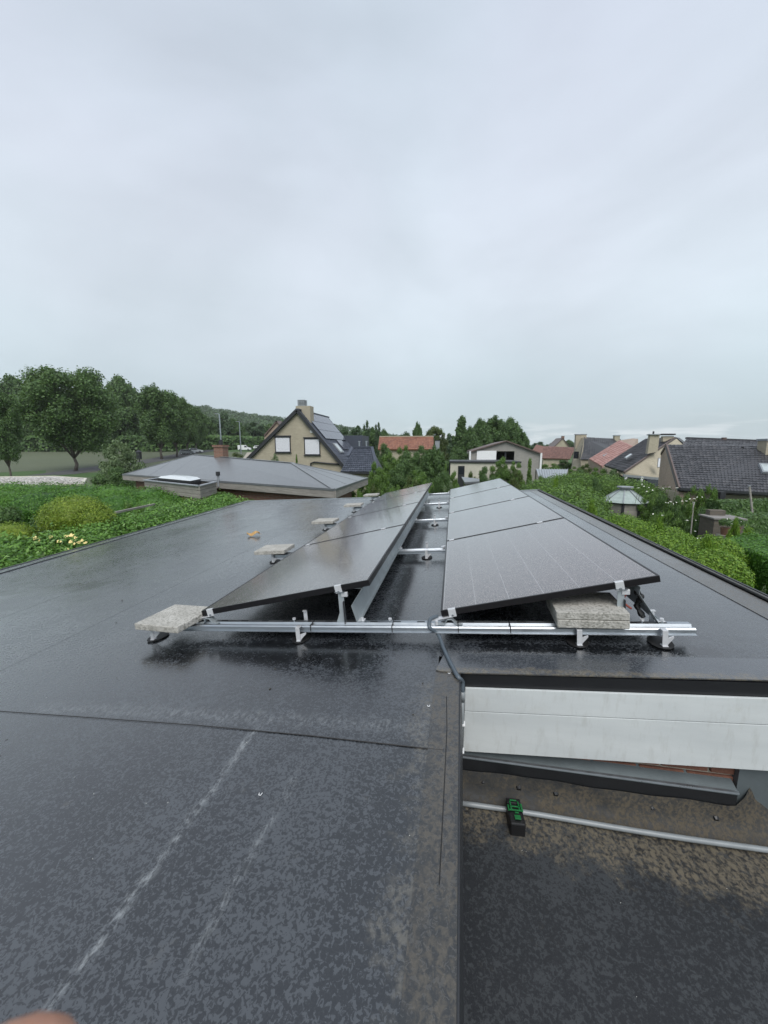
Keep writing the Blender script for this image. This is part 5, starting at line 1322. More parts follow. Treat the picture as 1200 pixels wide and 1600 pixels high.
MB().tube([(gz.x, gz.y, zA), (gz.x, gz.y, zC)], 0.22, 8).build('lantern', M_LEAD, ga); MB().tube([(gz.x, gz.y, zC), (gz.x, gz.y, zC + 0.05)], 0.32, 8).build('cap', M_LEAD, ga)

# ---- garden brick barbecue with pots, poles
M_BBQ = brickwall('mossy_brown_brick', (0.10, 0.085, 0.07), (0.14, 0.12, 0.095), (0.10, 0.095, 0.085))
bq = PD(1131, 824, 11.0)
bbq = thing('barbecue', (bq.x, bq.y, 0), 'low weathered brick garden barbecue with stone top', 'barbecue')
zt2 = PD(1125, 808, 11.0).z
MB().box((bq.x - 0.38, bq.y - 0.2, 0), (bq.x + 0.36, bq.y + 0.45, zt2 - 0.03)).build('brick_base', M_BBQ, bbq)
MB().box((bq.x - 0.42, bq.y - 0.24, zt2 - 0.03), (bq.x + 0.40, bq.y + 0.48, zt2 + 0.01)).build('stone_top', M_PATIO, bbq)
MB().box((bq.x - 0.25, bq.y + 0.25, zt2 + 0.01), (bq.x + 0.15, bq.y + 0.45, zt2 + 0.16)).build('back_block', M_BBQ, bbq)
MB().prism([(bq.x - 1.6, bq.y - 1.0, 0.02), (bq.x + 1.6, bq.y - 1.0, 0.02), (bq.x + 1.6, bq.y + 1.5, 0.02), (bq.x - 1.6, bq.y + 1.5, 0.02)], (0, 0, 0.03)).build('patio', M_PATIO)['kind'] = 'structure'
def pot(px, py, D, r, label, flower=M_FLOWER_W, leaf=F_DARK):
    p = PD(px, py, D); t = thing('plant_pot', (p.x, p.y, p.z - 0.2), label, 'plant pot', 'pots of flowers beside the barbecue')
    MB().tube([(p.x, p.y, p.z - 0.2), (p.x, p.y, p.z + 0.0)], [r * 0.75, r], 12).build('pot', M_TERRA, t)
    MB().box((p.x - r * 1.2, p.y - r * 1.2, 0.03), (p.x + r * 1.2, p.y + r * 1.2, p.z - 0.2)).build('stand', M_WOOD, t)
    P_, Nn = blob_points([(p.x, p.y, p.z + r * 1.2, r * 1.4, r * 1.4, r * 1.2)], 500); leaf_object('foliage', P_, Nn, 0.025, 1.6, leaf, t)
    P_, Nn = blob_points([(p.x, p.y, p.z + r * 1.2, r * 1.5, r * 1.5, r * 1.3)], 16, 0.05); leaf_object('flowers', P_, Nn, 0.014, 1.1, flower, t)
pot(1133, 824, 10.2, 0.10, 'terracotta pot of white flowers in front of the barbecue, left one')
pot(1152, 823, 10.2, 0.09, 'terracotta pot of white flowers right of the barbecue')
for (x0, y0, x1, y1, D, w, lab) in ((1171, 760, 1178, 822, 12.0, 0.028, 'tall leaning grey wooden pole in front of the right house'), (1084, 784, 1079, 838, 11.5, 0.018, 'thin garden stake with white top left of the barbecue')):
    a, b = PD(x0, y0, D), PD(x1, y1, D); t = thing('garden_pole', (b.x, b.y, 0), lab, 'pole')
    MB().tube([(b.x, b.y, 0), b, a], w, 8).build('shaft', M_WOOD, t)
    if y0 > 770: MB().box((a.x - 0.018, a.y - 0.015, a.z - 0.10), (a.x + 0.018, a.y + 0.015, a.z)).build('white_tip', M_WHITE, t)
    else: MB().tube([a, a + Vector((0, 0, 0.03))], w * 1.2, 8).build('pole_cap', M_LEAD, t)
# rail in the left garden
a, b = PD(180, 801, 9.2), PD(241, 788, 11.5); t = MB(); bar(t, a, b, 0.06, 0.05); o = t.build('garden_rail', M_WOOD); tag(o, 'weathered grey timber rail lying between the left hedge and laurels', 'rail')

# ---- street furniture and vehicles
def lamp(px, py_top, D, label):
    tp = PD(px, py_top, D); gzv = terrain(tp.x, tp.y); h = tp.z - gzv
    t = thing('street_lamp', (tp.x, tp.y, gzv), label, 'street lamp', 'street lamps along the road')
    MB().tube([(tp.x, tp.y, gzv), (tp.x, tp.y, gzv + h * 0.5), (tp.x, tp.y, tp.z)], [0.15, 0.13, 0.11], 10).build('pole', M_ALU, t)
    MB().tube([(tp.x, tp.y, tp.z - 0.05), (tp.x - 0.15, tp.y, tp.z + 0.04), (tp.x - 0.35, tp.y, tp.z + 0.06)], 0.06, 8).build('arm', M_ALU, t)
    MB().box((tp.x - 0.85, tp.y - 0.12, tp.z + 0.0), (tp.x - 0.3, tp.y + 0.12, tp.z + 0.13)).build('lamp_head', M_LEAD, t)
lamp(342.5, 647, 72, 'nearer tall pale street lamp rising beside the bungalow chimney')
lamp(373.8, 659, 92, 'farther street lamp standing beside the white van')
sp = PD(219.5, 735, 40); t = thing('bird_feeder', (sp.x, sp.y, 0), 'dark lantern shaped box on a thin post behind the pale shrub', 'post box')
zt3 = PD(219.5, 703, 40).z
MB().tube([(sp.x, sp.y, 0), (sp.x, sp.y, zt3 - 0.5)], 0.05, 6).build('post', M_DKMETAL, t); MB().box((sp.x - 0.2, sp.y - 0.15, zt3 - 0.95), (sp.x + 0.2, sp.y + 0.15, zt3 - 0.2)).build('box_body', M_DKMETAL, t)
MB().add([(sp.x - 0.26, sp.y - 0.2, zt3 - 0.2), (sp.x + 0.26, sp.y - 0.2, zt3 - 0.2), (sp.x + 0.26, sp.y + 0.2, zt3 - 0.2), (sp.x - 0.26, sp.y + 0.2, zt3 - 0.2), (sp.x, sp.y, zt3)], [(0, 1, 4), (1, 2, 4), (2, 3, 4), (3, 0, 4), (3, 2, 1, 0)]).build('lid', M_DKMETAL, t)
def vehicle(px, py, D, kind, mat, label, rz=0.0):
    p = PD(px, py, D); z = terrain(p.x, p.y) + 0.08
    t = thing('parked_car' if kind != 'van' else 'parked_van', (p.x, p.y, z), label, 'car' if kind != 'van' else 'van', 'vehicles parked by the road', rot=(0, 0, YAW + rz))
    if kind == 'van': prof = [(-2.1, 0.3), (-2.1, 1.75), (-1.9, 1.85), (0.6, 1.85), (1.2, 1.15), (2.0, 0.95), (2.15, 0.6), (2.15, 0.3)]
    else: prof = [(-2.1, 0.3), (-2.15, 0.8), (-1.9, 0.95), (-1.5, 1.38), (0.3, 1.42), (1.0, 0.95), (1.95, 0.8), (2.1, 0.55), (2.1, 0.3)]
    MB().prism([(x, -0.85, z_) for x, z_ in prof], (0, 1.7, 0)).build('body', mat, t, bevel=0.05)
    if kind == 'van': wq = [(0.1, 1.1), (0.1, 1.65), (0.62, 1.65), (1.02, 1.15)]
    else: wq = [(-1.55, 0.97), (-1.3, 1.28), (0.25, 1.32), (0.85, 0.97)]
    MB().prism([(x, -0.86, z_) for x, z_ in wq], (0, -0.02, 0)).build('side_window', M_GLASSD, t)
    if kind == 'van': MB().prism([(0.66, -0.7, 1.80), (1.22, -0.7, 1.18), (1.22, 0.7, 1.18), (0.66, 0.7, 1.80)], (0.03, 0, 0.03)).build('windscreen', M_GLASSD, t)
    else: MB().prism([(0.36, -0.7, 1.41), (1.0, -0.7, 0.98), (1.0, 0.7, 0.98), (0.36, 0.7, 1.41)], (0.03, 0, 0.03)).build('windscreen', M_GLASSD, t)
    for x in (-1.3, 1.3):
        for y in (-0.86, 0.70): w = MB().tube([(x, y, 0.32), (x, y + 0.17, 0.32)], 0.32, 14).build('wheel', M_TYRE, t); MB().tube([(x, y - 0.01, 0.32), (x, y + 0.18, 0.32)], 0.18, 10).build('hub', M_ALU, w)
vehicle(293, 709, 112, 'car', M_CARG, 'dark silver car parked on the road, left of the chimney', 0.1)
vehicle(306, 709, 120, 'car', M_CARW, 'white car partly behind the dark silver car', 0.3)
vehicle(382.5, 706, 132, 'van', M_CARW, 'small white van parked beside the farther street lamp', 0.15)
vehicle(405, 699, 150, 'car', M_CARW, 'white car half hidden by the edge of the gable roof', 0.15)

# =================================================================== VEGETATION
def make_tree(name, H, Wd, blobs, mat, nleaf, lsize, trunkr, clear=0.25, core=0.66):
    """tree of height H standing at the origin; blobs in unit space (x,y in -0.5..0.5, z 0..1)"""
    t = bpy.data.objects.new(name, None); COL.objects.link(t); WL[t] = Vector((0, 0, 0))
    bl = [(b[0] * Wd, b[1] * Wd, b[2] * H, b[3] * Wd, b[4] * Wd, b[5] * H) for b in blobs]
    P_, Nn = blob_points(bl, nleaf, depth=0.45, bottom=-0.85)
    # loose outliers make the outline uneven
    k = rng.random(len(P_)) < 0.10
    P_[k] += Nn[k] * rng.uniform(0.1, 0.5, (k.sum(), 1)) * lsize * 3
    P_ += rng.normal(size=P_.shape) * np.array([Wd, Wd, H * 0.8]) * 0.020
    cr_ = leaf_object('crown', P_, Nn, lsize, 1.35, mat, t)
    mb = MB(); zt = H * clear
    mb.tube([(0, 0, 0), (0.02 * Wd, 0, zt * 0.5), (0, 0, zt), (0, 0.01 * Wd, H * 0.6)], [trunkr * 1.25, trunkr, trunkr * 0.85, trunkr * 0.3], 8)
    for b in bl[:9]:
        mid = Vector((b[0] * 0.5, b[1] * 0.5, zt + (b[2] - zt) * 0.45)); mb.tube([(0, 0, zt * 0.9), mid, (b[0], b[1], b[2])], [trunkr * 0.5, trunkr * 0.3, trunkr * 0.1], 6)
    mb.build('trunk', M_BARK, t, smooth=True)
    c = core_mb(bl, core).build('inner_foliage', mat, t, smooth=False)
    t['H'] = H; t['W'] = Wd
    return t
def rblobs(n, seed, shape='round', z0=0.25):
    r = random.Random(seed); out = []
    for i in range(n):
        s = (i + 0.5) / n; z = z0 + (1 - z0) * (0.10 + 0.80 * s)
        if shape == 'round': w = 0.40 * math.sin(math.pi * min(1, 0.16 + 0.80 * s)) ** 0.7
        elif shape == 'cone': w = 0.34 * (1 - s) + 0.03
        elif shape == 'column': w = 0.26 * math.sin(math.pi * (0.12 + 0.8 * s)) ** 0.5
        elif shape == 'vase': w = 0.42 * math.sin(math.pi * min(1, 0.10 + 0.72 * s)) ** 0.8
        else: w = 0.38
        a = i * 2.4 + r.uniform(-0.4, 0.4); rr = w * r.uniform(0.55, 1.0)
        q = r.uniform(0.08, 0.19) * (0.88 if n > 24 else 1) * (1.2 - 0.5 * s) * (0.75 if shape in ('cone', 'column') else 1)
        out.append((rr * math.cos(a), rr * math.sin(a), z, q * 1.05, q * 1.05, q * 0.75))
    out.append((0, 0, z0 + (1 - z0) * 0.42, 0.20, 0.20, (1 - z0) * 0.32))
    if n >= 18 and shape in ('vase', 'round'):      # leading shoots that break the outline
        for i in range(9):
            a = r.uniform(0, 6.28); rr = r.uniform(0.02, 0.34); z = 0.97 - rr * 0.65 + r.uniform(-0.05, 0.02)
            q = r.uniform(0.035, 0.075); out.append((rr * math.cos(a), rr * math.sin(a), z, q, q, q * 1.1))
    return out
proto = {
 'vase1': make_tree('roadside_tree', 19, 14, rblobs(44, 1, 'vase', 0.20), F_DARK, 44000, 0.16, 0.24, 0.13, 0.5),
 'vase2': make_tree('roadside_tree', 15, 9, rblobs(30, 5, 'vase', 0.24), F_DARK, 26000, 0.16, 0.24, 0.16, 0.5),
 'round1': make_tree('tree', 20, 14, rblobs(34, 11, 'round', 0.10), F_DARK, 26000, 0.27, 0.4, 0.15),
 'round2': make_tree('tree', 18, 12, rblobs(30, 23, 'round', 0.12), F_DARK, 24000, 0.26, 0.36, 0.15),
 'far1': make_tree('tree', 18, 12, rblobs(16, 31, 'round', 0.08), F_FAR, 14000, 0.34, 0.36, 0.15),
 'far2': make_tree('tree', 16, 13, rblobs(14, 37, 'round', 0.08), F_FAR, 14000, 0.34, 0.36, 0.15),
 'poplar': make_tree('poplar_tree', 14, 6, rblobs(16, 41, 'column', 0.15), F_FAR, 9000, 0.17, 0.2, 0.15, 0.4),
 'conifer': make_tree('conifer_tree', 12, 6, rblobs(20, 47, 'cone', 0.08), F_DARK, 16000, 0.17, 0.22, 0.1),
 'willow': make_tree('willow_tree', 9, 10, rblobs(18, 53, 'round', 0.05), F_OLIVE, 18000, 0.15, 0.25, 0.1),
 'shrub1': make_tree('shrub', 3.0, 3.0, rblobs(14, 61, 'round', 0.02), F_MID, 22000, 0.038, 0.05, 0.05),
 'shrub2': make_tree('shrub', 3.0, 3.0, rblobs(12, 67, 'round', 0.02), F_DARK, 22000, 0.038, 0.05, 0.05),
 'shrub3': make_tree('shrub', 3.0, 3.0, rblobs(12, 71, 'round', 0.02), F_OLIVE, 15000, 0.045, 0.05, 0.05),
 'shrub4': make_tree('shrub', 3.0, 3.0, rblobs(14, 73, 'round', 0.02), F_PALE, 12000, 0.045, 0.05, 0.05, 0.45),
 'cypress': make_tree('cypress', 4.0, 1.3, rblobs(14, 79, 'cone', 0.02), F_MID, 12000, 0.04, 0.05, 0.05),
 'lime': make_tree('shrub', 3.0, 3.2, rblobs(18, 83, 'round', 0.02), F_LIME, 30000, 0.04, 0.05, 0.05),
}
used = set()
def tree(kind, px, py_top, wpx, D, label, group, cat='tree', zb=None, name=None, rot=None, pybase=None):
    P0 = proto[kind]; tp = PD(px, py_top, D); gz_ = terrain(tp.x, tp.y) if zb is None else zb
    if pybase is not None: gz_ = PD(px, pybase, D).z
    h = max(0.3, tp.z - gz_); w = wpx / FPX * D
    if kind in used: t = copy_tree(P0)
    else: used.add(kind); t = P0
    t.location = (tp.x, tp.y, gz_); t.scale = (w / P0['W'], w / P0['W'], h / P0['H'] / 0.985)
    t.rotation_euler = (0, 0, rot if rot is not None else random.uniform(0, 6.28))
    if name: t.name = name
    return tag(t, label, cat, group)
G1 = 'row of roadside trees beside the field'
tree('vase1', 97, 568, 138, 65, 'largest roadside tree with forked trunk standing on the field edge', G1, rot=0.6)
tree('vase2', -4, 610, 52, 50, 'brighter tree cut by the left picture edge', G1, rot=2)
tree('vase2', 243, 606, 66, 92, 'roadside tree just right of the pale shrub, first of the slim ones', G1, rot=3)
tree('vase2', 268, 616, 52, 100, 'second slim roadside tree behind the bungalow roof', G1, rot=1)
tree('vase2', 287, 629, 42, 112, 'third slim roadside tree above the parked cars', G1, rot=4.5)
tree('vase2', 302, 638, 38, 122, 'last roadside tree of the row before the nearer street lamp', G1, rot=5.5)
G2 = 'tall trees of the wood behind the field'
wd = [(-60, 590, 90, 128), (-15, 584, 80, 134), (20, 586, 70, 130), (52, 594, 70, 132), (82, 600, 60, 130), (128, 604, 70, 130), (155, 612, 60, 134), (186, 586, 62, 128), (206, 606, 50, 132), (232, 605, 60, 134), (256, 618, 50, 138), (276, 626, 46, 142), (298, 638, 44, 146), (316, 643, 38, 150), (345, 640, 42, 160), (366, 652, 36, 164), (398, 655, 40, 170), (420, 660, 36, 175), (330, 650, 40, 170), (382, 658, 34, 180), (445, 655, 40, 190)]
ORD = ['leftmost', 'second', 'third', 'fourth', 'fifth', 'sixth', 'seventh', 'eighth', 'ninth', 'tenth', 'eleventh', 'twelfth', 'thirteenth', 'fourteenth', 'fifteenth', 'sixteenth', 'seventeenth', 'eighteenth', 'nineteenth', 'twentieth', 'twenty first', 'twenty second', 'twenty third', 'twenty fourth', 'twenty fifth', 'twenty sixth']
RK = {i: r for r, i in enumerate(sorted(range(len(wd)), key=lambda i: wd[i][0]))}
for i, (px, py, w, D) in enumerate(wd):
    tree(['round1', 'far1', 'round1', 'round2', 'far2'][i % 5], px, py + 3, w * 1.15, D, f'dark green tree of the wood behind the field, {ORD[RK[i]]} counting from the left', G2)
o = None
# undergrowth closing the foot of the wood
P_ = []; 
for i in range(26000):
    px = rng.uniform(-120, 470); D = rng.uniform(128, 136) + max(0, px - 280) * 0.25; q = FH * D + _r * ((px - 600) / FPX * D * 0.987); P_.append((q.x, q.y, terrain(q.x, q.y) + rng.random() * 5.0))
P_ = np.array(P_); Nn = unit(len(P_)) * 0.6 + np.array([FH.x * -0.6, FH.y * -0.6, 0.5]); Nn /= np.linalg.norm(Nn, axis=1)[:, None]
w = leaf_object('undergrowth', P_, Nn, 0.55, 1.3, F_DARK, kind='stuff'); w['label'] = 'dark undergrowth along the foot of the wood'; w['category'] = 'undergrowth'
# skyline trees in the middle and right
G3 = 'trees on the skyline between the houses'
for args in (('poplar', 573, 654, 22, 75, 'pointed airy tree right of the buff house, left one of the pair'), ('poplar', 590, 657, 20, 76, 'pointed airy tree right of the buff house, right one of the pair'),
             ('far1', 556, 664, 36, 90, 'bushy tree right behind the solar roofed gable house'), ('far2', 535, 668, 34, 95, 'low tree crown peeping over the solar roof'), ('round2', 580, 668, 50, 82, 'dark bushy tree at the foot of the two pointed trees'), ('round1', 600, 672, 30, 85, 'small dark tree left of the orange roof'),
             ('round1', 653, 661, 22, 84, 'small dark round tree above the orange roof'), ('far2', 630, 675, 40, 95, 'low rounded tree behind the orange roof'), ('willow', 681, 665, 52, 70, 'pale drooping willow behind the orange roofed farmhouse'),
             ('conifer', 722, 645, 42, 66, 'tall pointed conifer left of the big round trees'), ('round1', 752, 656, 44, 68, 'left crown of the big dark tree group over the barn'), ('round2', 774, 650, 60, 72, 'highest middle crown of the big dark tree group'), ('round1', 798, 654, 50, 70, 'right middle crown of the big dark tree group'), ('round2', 815, 671, 30, 66, 'low right end tree of the dark group over the barn'),
             ('round1', 736, 668, 36, 62, 'dark tree between the conifer and the barn'), ('far1', 704, 676, 30, 90, 'small far tree between willow and conifer')):
    k, px, py, w, D, lab = args; tree(k, px, py, w, D, lab, G3, name=None)
G4 = 'far away trees along the horizon'
for i in range(26):
    px = 500 + i * 28 + random.uniform(-8, 8)
    tree(['far1', 'far2', 'round2'][i % 3], px, random.uniform(683, 692) + (2 if px > 850 else 0), random.uniform(26, 40), random.uniform(170, 240), f'small far off tree on the flat horizon, {ORD[i]} counting from the left', G4)
# garden shrubs in the middle
G5 = 'garden shrubs beyond the far roof edge'
mid = [('round2', 679, 697, 44, 32, 'dark round garden tree in the middle, below the orange roof'), ('shrub2', 640, 703, 60, 30, 'wide dark bush below the orange roof'), ('shrub1', 610, 702, 46, 27, 'green bush right of the tiled extension'), ('shrub1', 588, 716, 42, 24, 'bright green bush in front of the tiled extension'),
       ('shrub2', 620, 722, 60, 24, 'dark garden bush behind the left panel row'), ('shrub1', 655, 730, 60, 22, 'leafy bush above the far end of the left panels'), ('shrub3', 643, 741, 46, 19, 'olive bush near the far end of the left panels'), ('shrub2', 693, 735, 40, 24, 'dark bush right above the gap between the panel rows'),
       ('shrub1', 668, 745, 40, 17, 'low bush behind the gap between the panel rows, left'), ('shrub4', 702, 748, 36, 17, 'pale flowering bush behind the gap between the panel rows'), ('cypress', 697, 722, 14, 26, 'narrow upright conifer left of the cream outbuilding'), ('shrub2', 754, 727, 34, 27, 'bush in front of the cream outbuilding'),
       ('shrub1', 783, 710, 42, 33, 'round green bush in front of the barn opening'), ('shrub1', 805, 717, 34, 32, 'lower green bush right of the barn opening'), ('cypress', 829, 713, 22, 22, 'pointed cypress right of the yellow green bush'), ('shrub3', 808, 730, 36, 21, 'yellow green bush left of the cypress'),
       ('shrub1', 843, 738, 36, 20, 'bush at the foot of the cypress'), ('shrub2', 770, 742, 40, 20, 'dark bush above the far right panels'), ('shrub1', 735, 745, 40, 19, 'bush left of the garden shed'), ('shrub1', 565, 740, 46, 18, 'bush at the right corner of the bungalow'), ('shrub3', 585, 752, 40, 15, 'low pale bush behind the farthest left slab'),
       ('shrub1', 620, 752, 44, 15, 'low bush behind the far end of the left row'), ('shrub1', 862, 722, 50, 45, 'hedge like bush below the dull red roof'), ('shrub2', 840, 724, 44, 48, 'dark bush right of the barn'), ('shrub3', 917, 722, 30, 36, 'reddish olive bush below the dark grey roof'),
       ('shrub1', 935, 728, 46, 32, 'round green bush below the pink roof'), ('shrub2', 960, 732, 44, 28, 'dark bush left of the buff gable'), ('shrub4', 962, 733, 34, 27, 'silvery bush below the skylight roof'), ('shrub2', 715, 700, 50, 50, 'dark hedge bush behind the cream outbuilding'),
       ('shrub2', 745, 700, 40, 50, 'dark bush at the left barn corner'), ('shrub1', 600, 735, 40, 20, 'mid green bush left of the panel row end'), ('shrub1', 558, 758, 36, 13.5, 'small bush under the bungalow eave')]
for k, px, py, w, D, lab in mid + [('shrub2', 604, 691, 40, 40, 'dark bush hiding the left wall of the orange roofed farmhouse'), ('shrub1', 632, 692, 40, 38, 'grey green bush in front of the orange roof, middle'), ('shrub2', 660, 694, 40, 38, 'dark bush in front of the right end of the orange roof'), ('shrub1', 708, 732, 30, 25, 'green bush covering the left foot of the cream outbuilding'), ('shrub3', 738, 734, 30, 26, 'olive bush before the outbuilding door'), ('shrub2', 885, 718, 44, 52, 'dark bush under the right end of the dull red roof'), ('shrub1', 898, 727, 36, 40, 'mid green bush before the leftmost dark grey roofed house'), ('shrub1', 872, 728, 44, 40, 'mid green bush behind the ribbed metal roof'), ('shrub2', 906, 733, 36, 34, 'dark bush at the foot of the narrow buff gable')]: tree(k, px, py, w, D, lab, G5, cat='bush' if k != 'round2' and k != 'cypress' else 'tree')
tree('shrub4', 184, 679, 76, 24, 'pale green tall shrub left of the bungalow roof', 'shrubs in the left gardens', 'bush')
tree('shrub2', 172, 728, 80, 21, 'dark low shrub at the left corner of the bungalow', 'shrubs in the left gardens', 'bush')
tree('shrub4', 430, 703, 26, 26, 'small grey green bush in front of the left shuttered window', 'shrubs in the left gardens', 'bush')
tree('cypress', 463, 708, 12, 26, 'thin young plant in front of the buff gable', 'shrubs in the left gardens', 'bush')
tree('shrub3', 372, 705, 44, 50, 'yellow green hedge bush between chimney and driveway', 'shrubs in the left gardens', 'bush')
tree('shrub1', 482, 776, 34, 10.8, 'small leafy sprig against the bungalow brick wall', 'shrubs in the left gardens', 'bush')

# ---- foliage masses built from their own blobs
def mass(name, label, cat, blobs, mat, n, size, aspect=1.5, group=None, core=0.8, extra=None, depth=0.35, loc=None):
    c = np.mean(np.array(blobs)[:, :3], axis=0)
    t = thing(name, (c[0], c[1], 0), label, cat, group)
    P_, Nn = blob_points(blobs, n, depth=depth, bottom=-0.4)
    P_ += rng.normal(size=P_.shape) * size * 0.7
    sp_ = rng.random(n) < 0.05; P_[sp_, 2] += rng.uniform(0, 2.2, sp_.sum()) * size
    leaf_object('foliage', P_, Nn, size, aspect, mat, t)
    core_mb(blobs, core).build('inner_foliage', mat, t)
    mb = MB(); 
    for b in blobs[:6]: mb.tube([(b[0], b[1], 0), (b[0], b[1], b[2])], [0.03, 0.015], 6)
    mb.build('stems', M_BARK, t)
    if extra:
        em, en, es = extra; P_, Nn = blob_points(blobs, en, depth=0.02, bottom=0.1); leaf_object('flowers', P_, Nn, es, 1.1, em, t)
    return t
def row_blobs(pts, r, rz, step, jit, seed, ground=True):
    rr = random.Random(seed); out = []
    for a, b in zip(pts, pts[1:]):
        a, b = Vector(a), Vector(b); n = max(1, int((b - a).length / step))
        for i in range(n):
            p = a.lerp(b, (i + rr.random() * 0.6) / n); k = 1 + rr.uniform(-0.2, 0.2)
            out.append((p.x + rr.uniform(-jit, jit), p.y + rr.uniform(-jit, jit), p.z - rz * k * 0.9 + rr.uniform(-0.06, 0.04), r * k, r * k, rz * k))
    return out
# laurel hedge along the left roof edge
lau = []
for off, dz in ((0.50, -0.16), (0.98, -0.04), (1.30, -0.12)):
    lau += row_blobs([(-5.62 - off, 1.2, 2.58 + dz), (-5.85 - off, 5.0, 2.62 + dz), (-6.3 - off * 0.9, 11.6, 2.72 + dz)], 0.52, 0.62, 0.55, 0.12, 5 + int(off * 10))
mass('laurel_hedge', 'long leafy laurel hedge growing right against the left roof edge', 'hedge', lau, F_LAUREL, 100000, 0.036, 2.4, core=0.78)
# larger back hedge, far strip with dark front face
bk = []
for px, py, D in ((-120, 764, 12.4), (-60, 765, 12.4), (0, 766, 12.4), (60, 768, 12.4), (120, 770, 12.6), (180, 773, 12.8), (240, 777, 13), (290, 781, 13.2)):
    p = PD(px, py, D); bk += [(p.x, p.y, p.z - 0.55, 1.0, 1.0, 0.62), (p.x + 0.3, p.y + 1.1, p.z - 0.45, 1.0, 1.0, 0.62), (p.x, p.y, p.z - 1.4, 1.0, 1.0, 0.9)]
mass('clipped_hedge', 'broad dense green hedge behind the golden bush on the left', 'hedge', bk, F_CLIP, 90000, 0.030, 1.9, core=0.84)
bk2 = []
for px, py, D in ((250, 784, 11.8), (300, 785, 11.6), (340, 784, 11.8), (385, 782, 12.0), (330, 791, 10.4), (280, 794, 9.8), (230, 799, 9.4)):
    p = PD(px, py, D); bk2 += [(p.x, p.y, p.z - 0.5, 0.75, 0.75, 0.5), (p.x, p.y, p.z - 1.1, 0.75, 0.75, 0.7)]
mass('laurel_bush', 'light green laurel bush spreading to the left wall of the bungalow', 'bush', bk2, F_LAUREL, 50000, 0.034, 2.4, core=0.8)
gb = PD(118, 806, 8.4); mass('golden_conifer', 'large rounded golden green conifer bush in the left garden', 'bush', [(gb.x, gb.y, gb.z - 0.02, 0.66, 0.62, 0.46), (gb.x - 0.42, gb.y + 0.1, gb.z - 0.12, 0.45, 0.45, 0.40), (gb.x + 0.4, gb.y, gb.z - 0.12, 0.45, 0.45, 0.40), (gb.x, gb.y, gb.z - 0.8, 0.8, 0.7, 0.8)], F_GOLD, 34000, 0.022, 2.6, core=0.84)
gb = PD(14, 842, 7.6); mass('golden_conifer', 'smaller golden green conifer bush at the left picture edge', 'bush', [(gb.x, gb.y, gb.z - 0.02, 0.48, 0.45, 0.34), (gb.x - 0.4, gb.y, gb.z - 0.1, 0.4, 0.4, 0.33), (gb.x, gb.y, gb.z - 0.7, 0.5, 0.5, 0.7)], F_GOLD, 18000, 0.020, 2.6, core=0.84)
# rhododendron like shrub with cream flowers, near left
rb = [PD(60, 862, 6.6), PD(20, 858, 6.8), PD(105, 850, 7.0), PD(-20, 880, 6.2), PD(10, 885, 6.0)]
mass('flowering_shrub', 'leafy shrub with cream yellow flower heads beside the left roof edge', 'bush', [(p.x - 0.25, p.y, p.z - 0.15, 0.42, 0.42, 0.38) for p in rb] + [(p.x - 0.25, p.y, p.z - 0.7, 0.42, 0.42, 0.6) for p in rb], F_LAUREL, 11000, 0.052, 2.8, core=0.72)
fl = []; 
for px, py in ((105, 838), (112, 836), (118, 840), (111, 846), (116, 850), (121, 848), (128, 846), (134, 848), (80, 838), (62, 846), (55, 840), (90, 846), (76, 860), (82, 857), (70, 864), (107, 858)):
    p = PD(px, py, 6.55)
    for i in range(5): fl.append((p.x + rng.normal() * 0.018, p.y + rng.normal() * 0.018, p.z + rng.normal() * 0.012))
fl = np.array(fl); Nn = unit(len(fl)) * 0.5 + np.array([0.1, -0.6, 0.8]); Nn /= np.linalg.norm(Nn, axis=1)[:, None]
par = [o for o in bpy.data.objects if o.name.startswith('flowering_shrub')][0]
leaf_object('flower_heads', fl, Nn, 0.020, 1.1, M_FLOWER_Y, par, kind='stuff')
# right side masses
rm = []
for px, py, D in ((880, 745, 22), (850, 752, 17), (905, 742, 20), (945, 744, 19), (985, 752, 18.5), (890, 758, 15), (912, 766, 14.5), (870, 765, 12), (905, 779, 11.2), (938, 800, 10.6), (895, 766, 13), (905, 781, 12.3), (1000, 757, 18), (1035, 765, 17.0)):
    p = PD(px, py, D); r = D * 0.055; rm += [(p.x, p.y, p.z - r * 0.75, r * 1.15, r * 1.15, r * 0.85), (p.x + 0.2, p.y + 0.2, p.z - r * 1.9, r * 1.1, r * 1.1, r * 1.3)]
mass('shrubbery', 'large bright green shrubbery filling the garden beyond the right roof edge', 'shrubbery', rm, F_MID, 130000, 0.038, 1.7, core=0.76)
rm = []
for px, py, D in ((975, 806, 9.0), (1010, 818, 8.2), (1045, 826, 8.0), (1075, 840, 7.4), (1100, 850, 6.8), (1120, 862, 6.2), (1060, 850, 6.8), (1030, 838, 7.4), (1130, 872, 6.0), (1098, 868, 6.1), (1120, 840, 7.0)):
    p = PD(px, py, D); r = D * 0.062; rm += [(p.x, p.y, p.z - r * 0.85, r * 1.0, r * 1.0, r * 0.9), (p.x + 0.1, p.y + 0.1, p.z - r * 2.2, r * 1.0, r * 1.0, r * 1.4)]
mass('lime_shrub', 'fresh lime green deciduous shrub hugging the right roof edge', 'bush', rm, F_LIME, 110000, 0.020, 1.7, core=0.74)
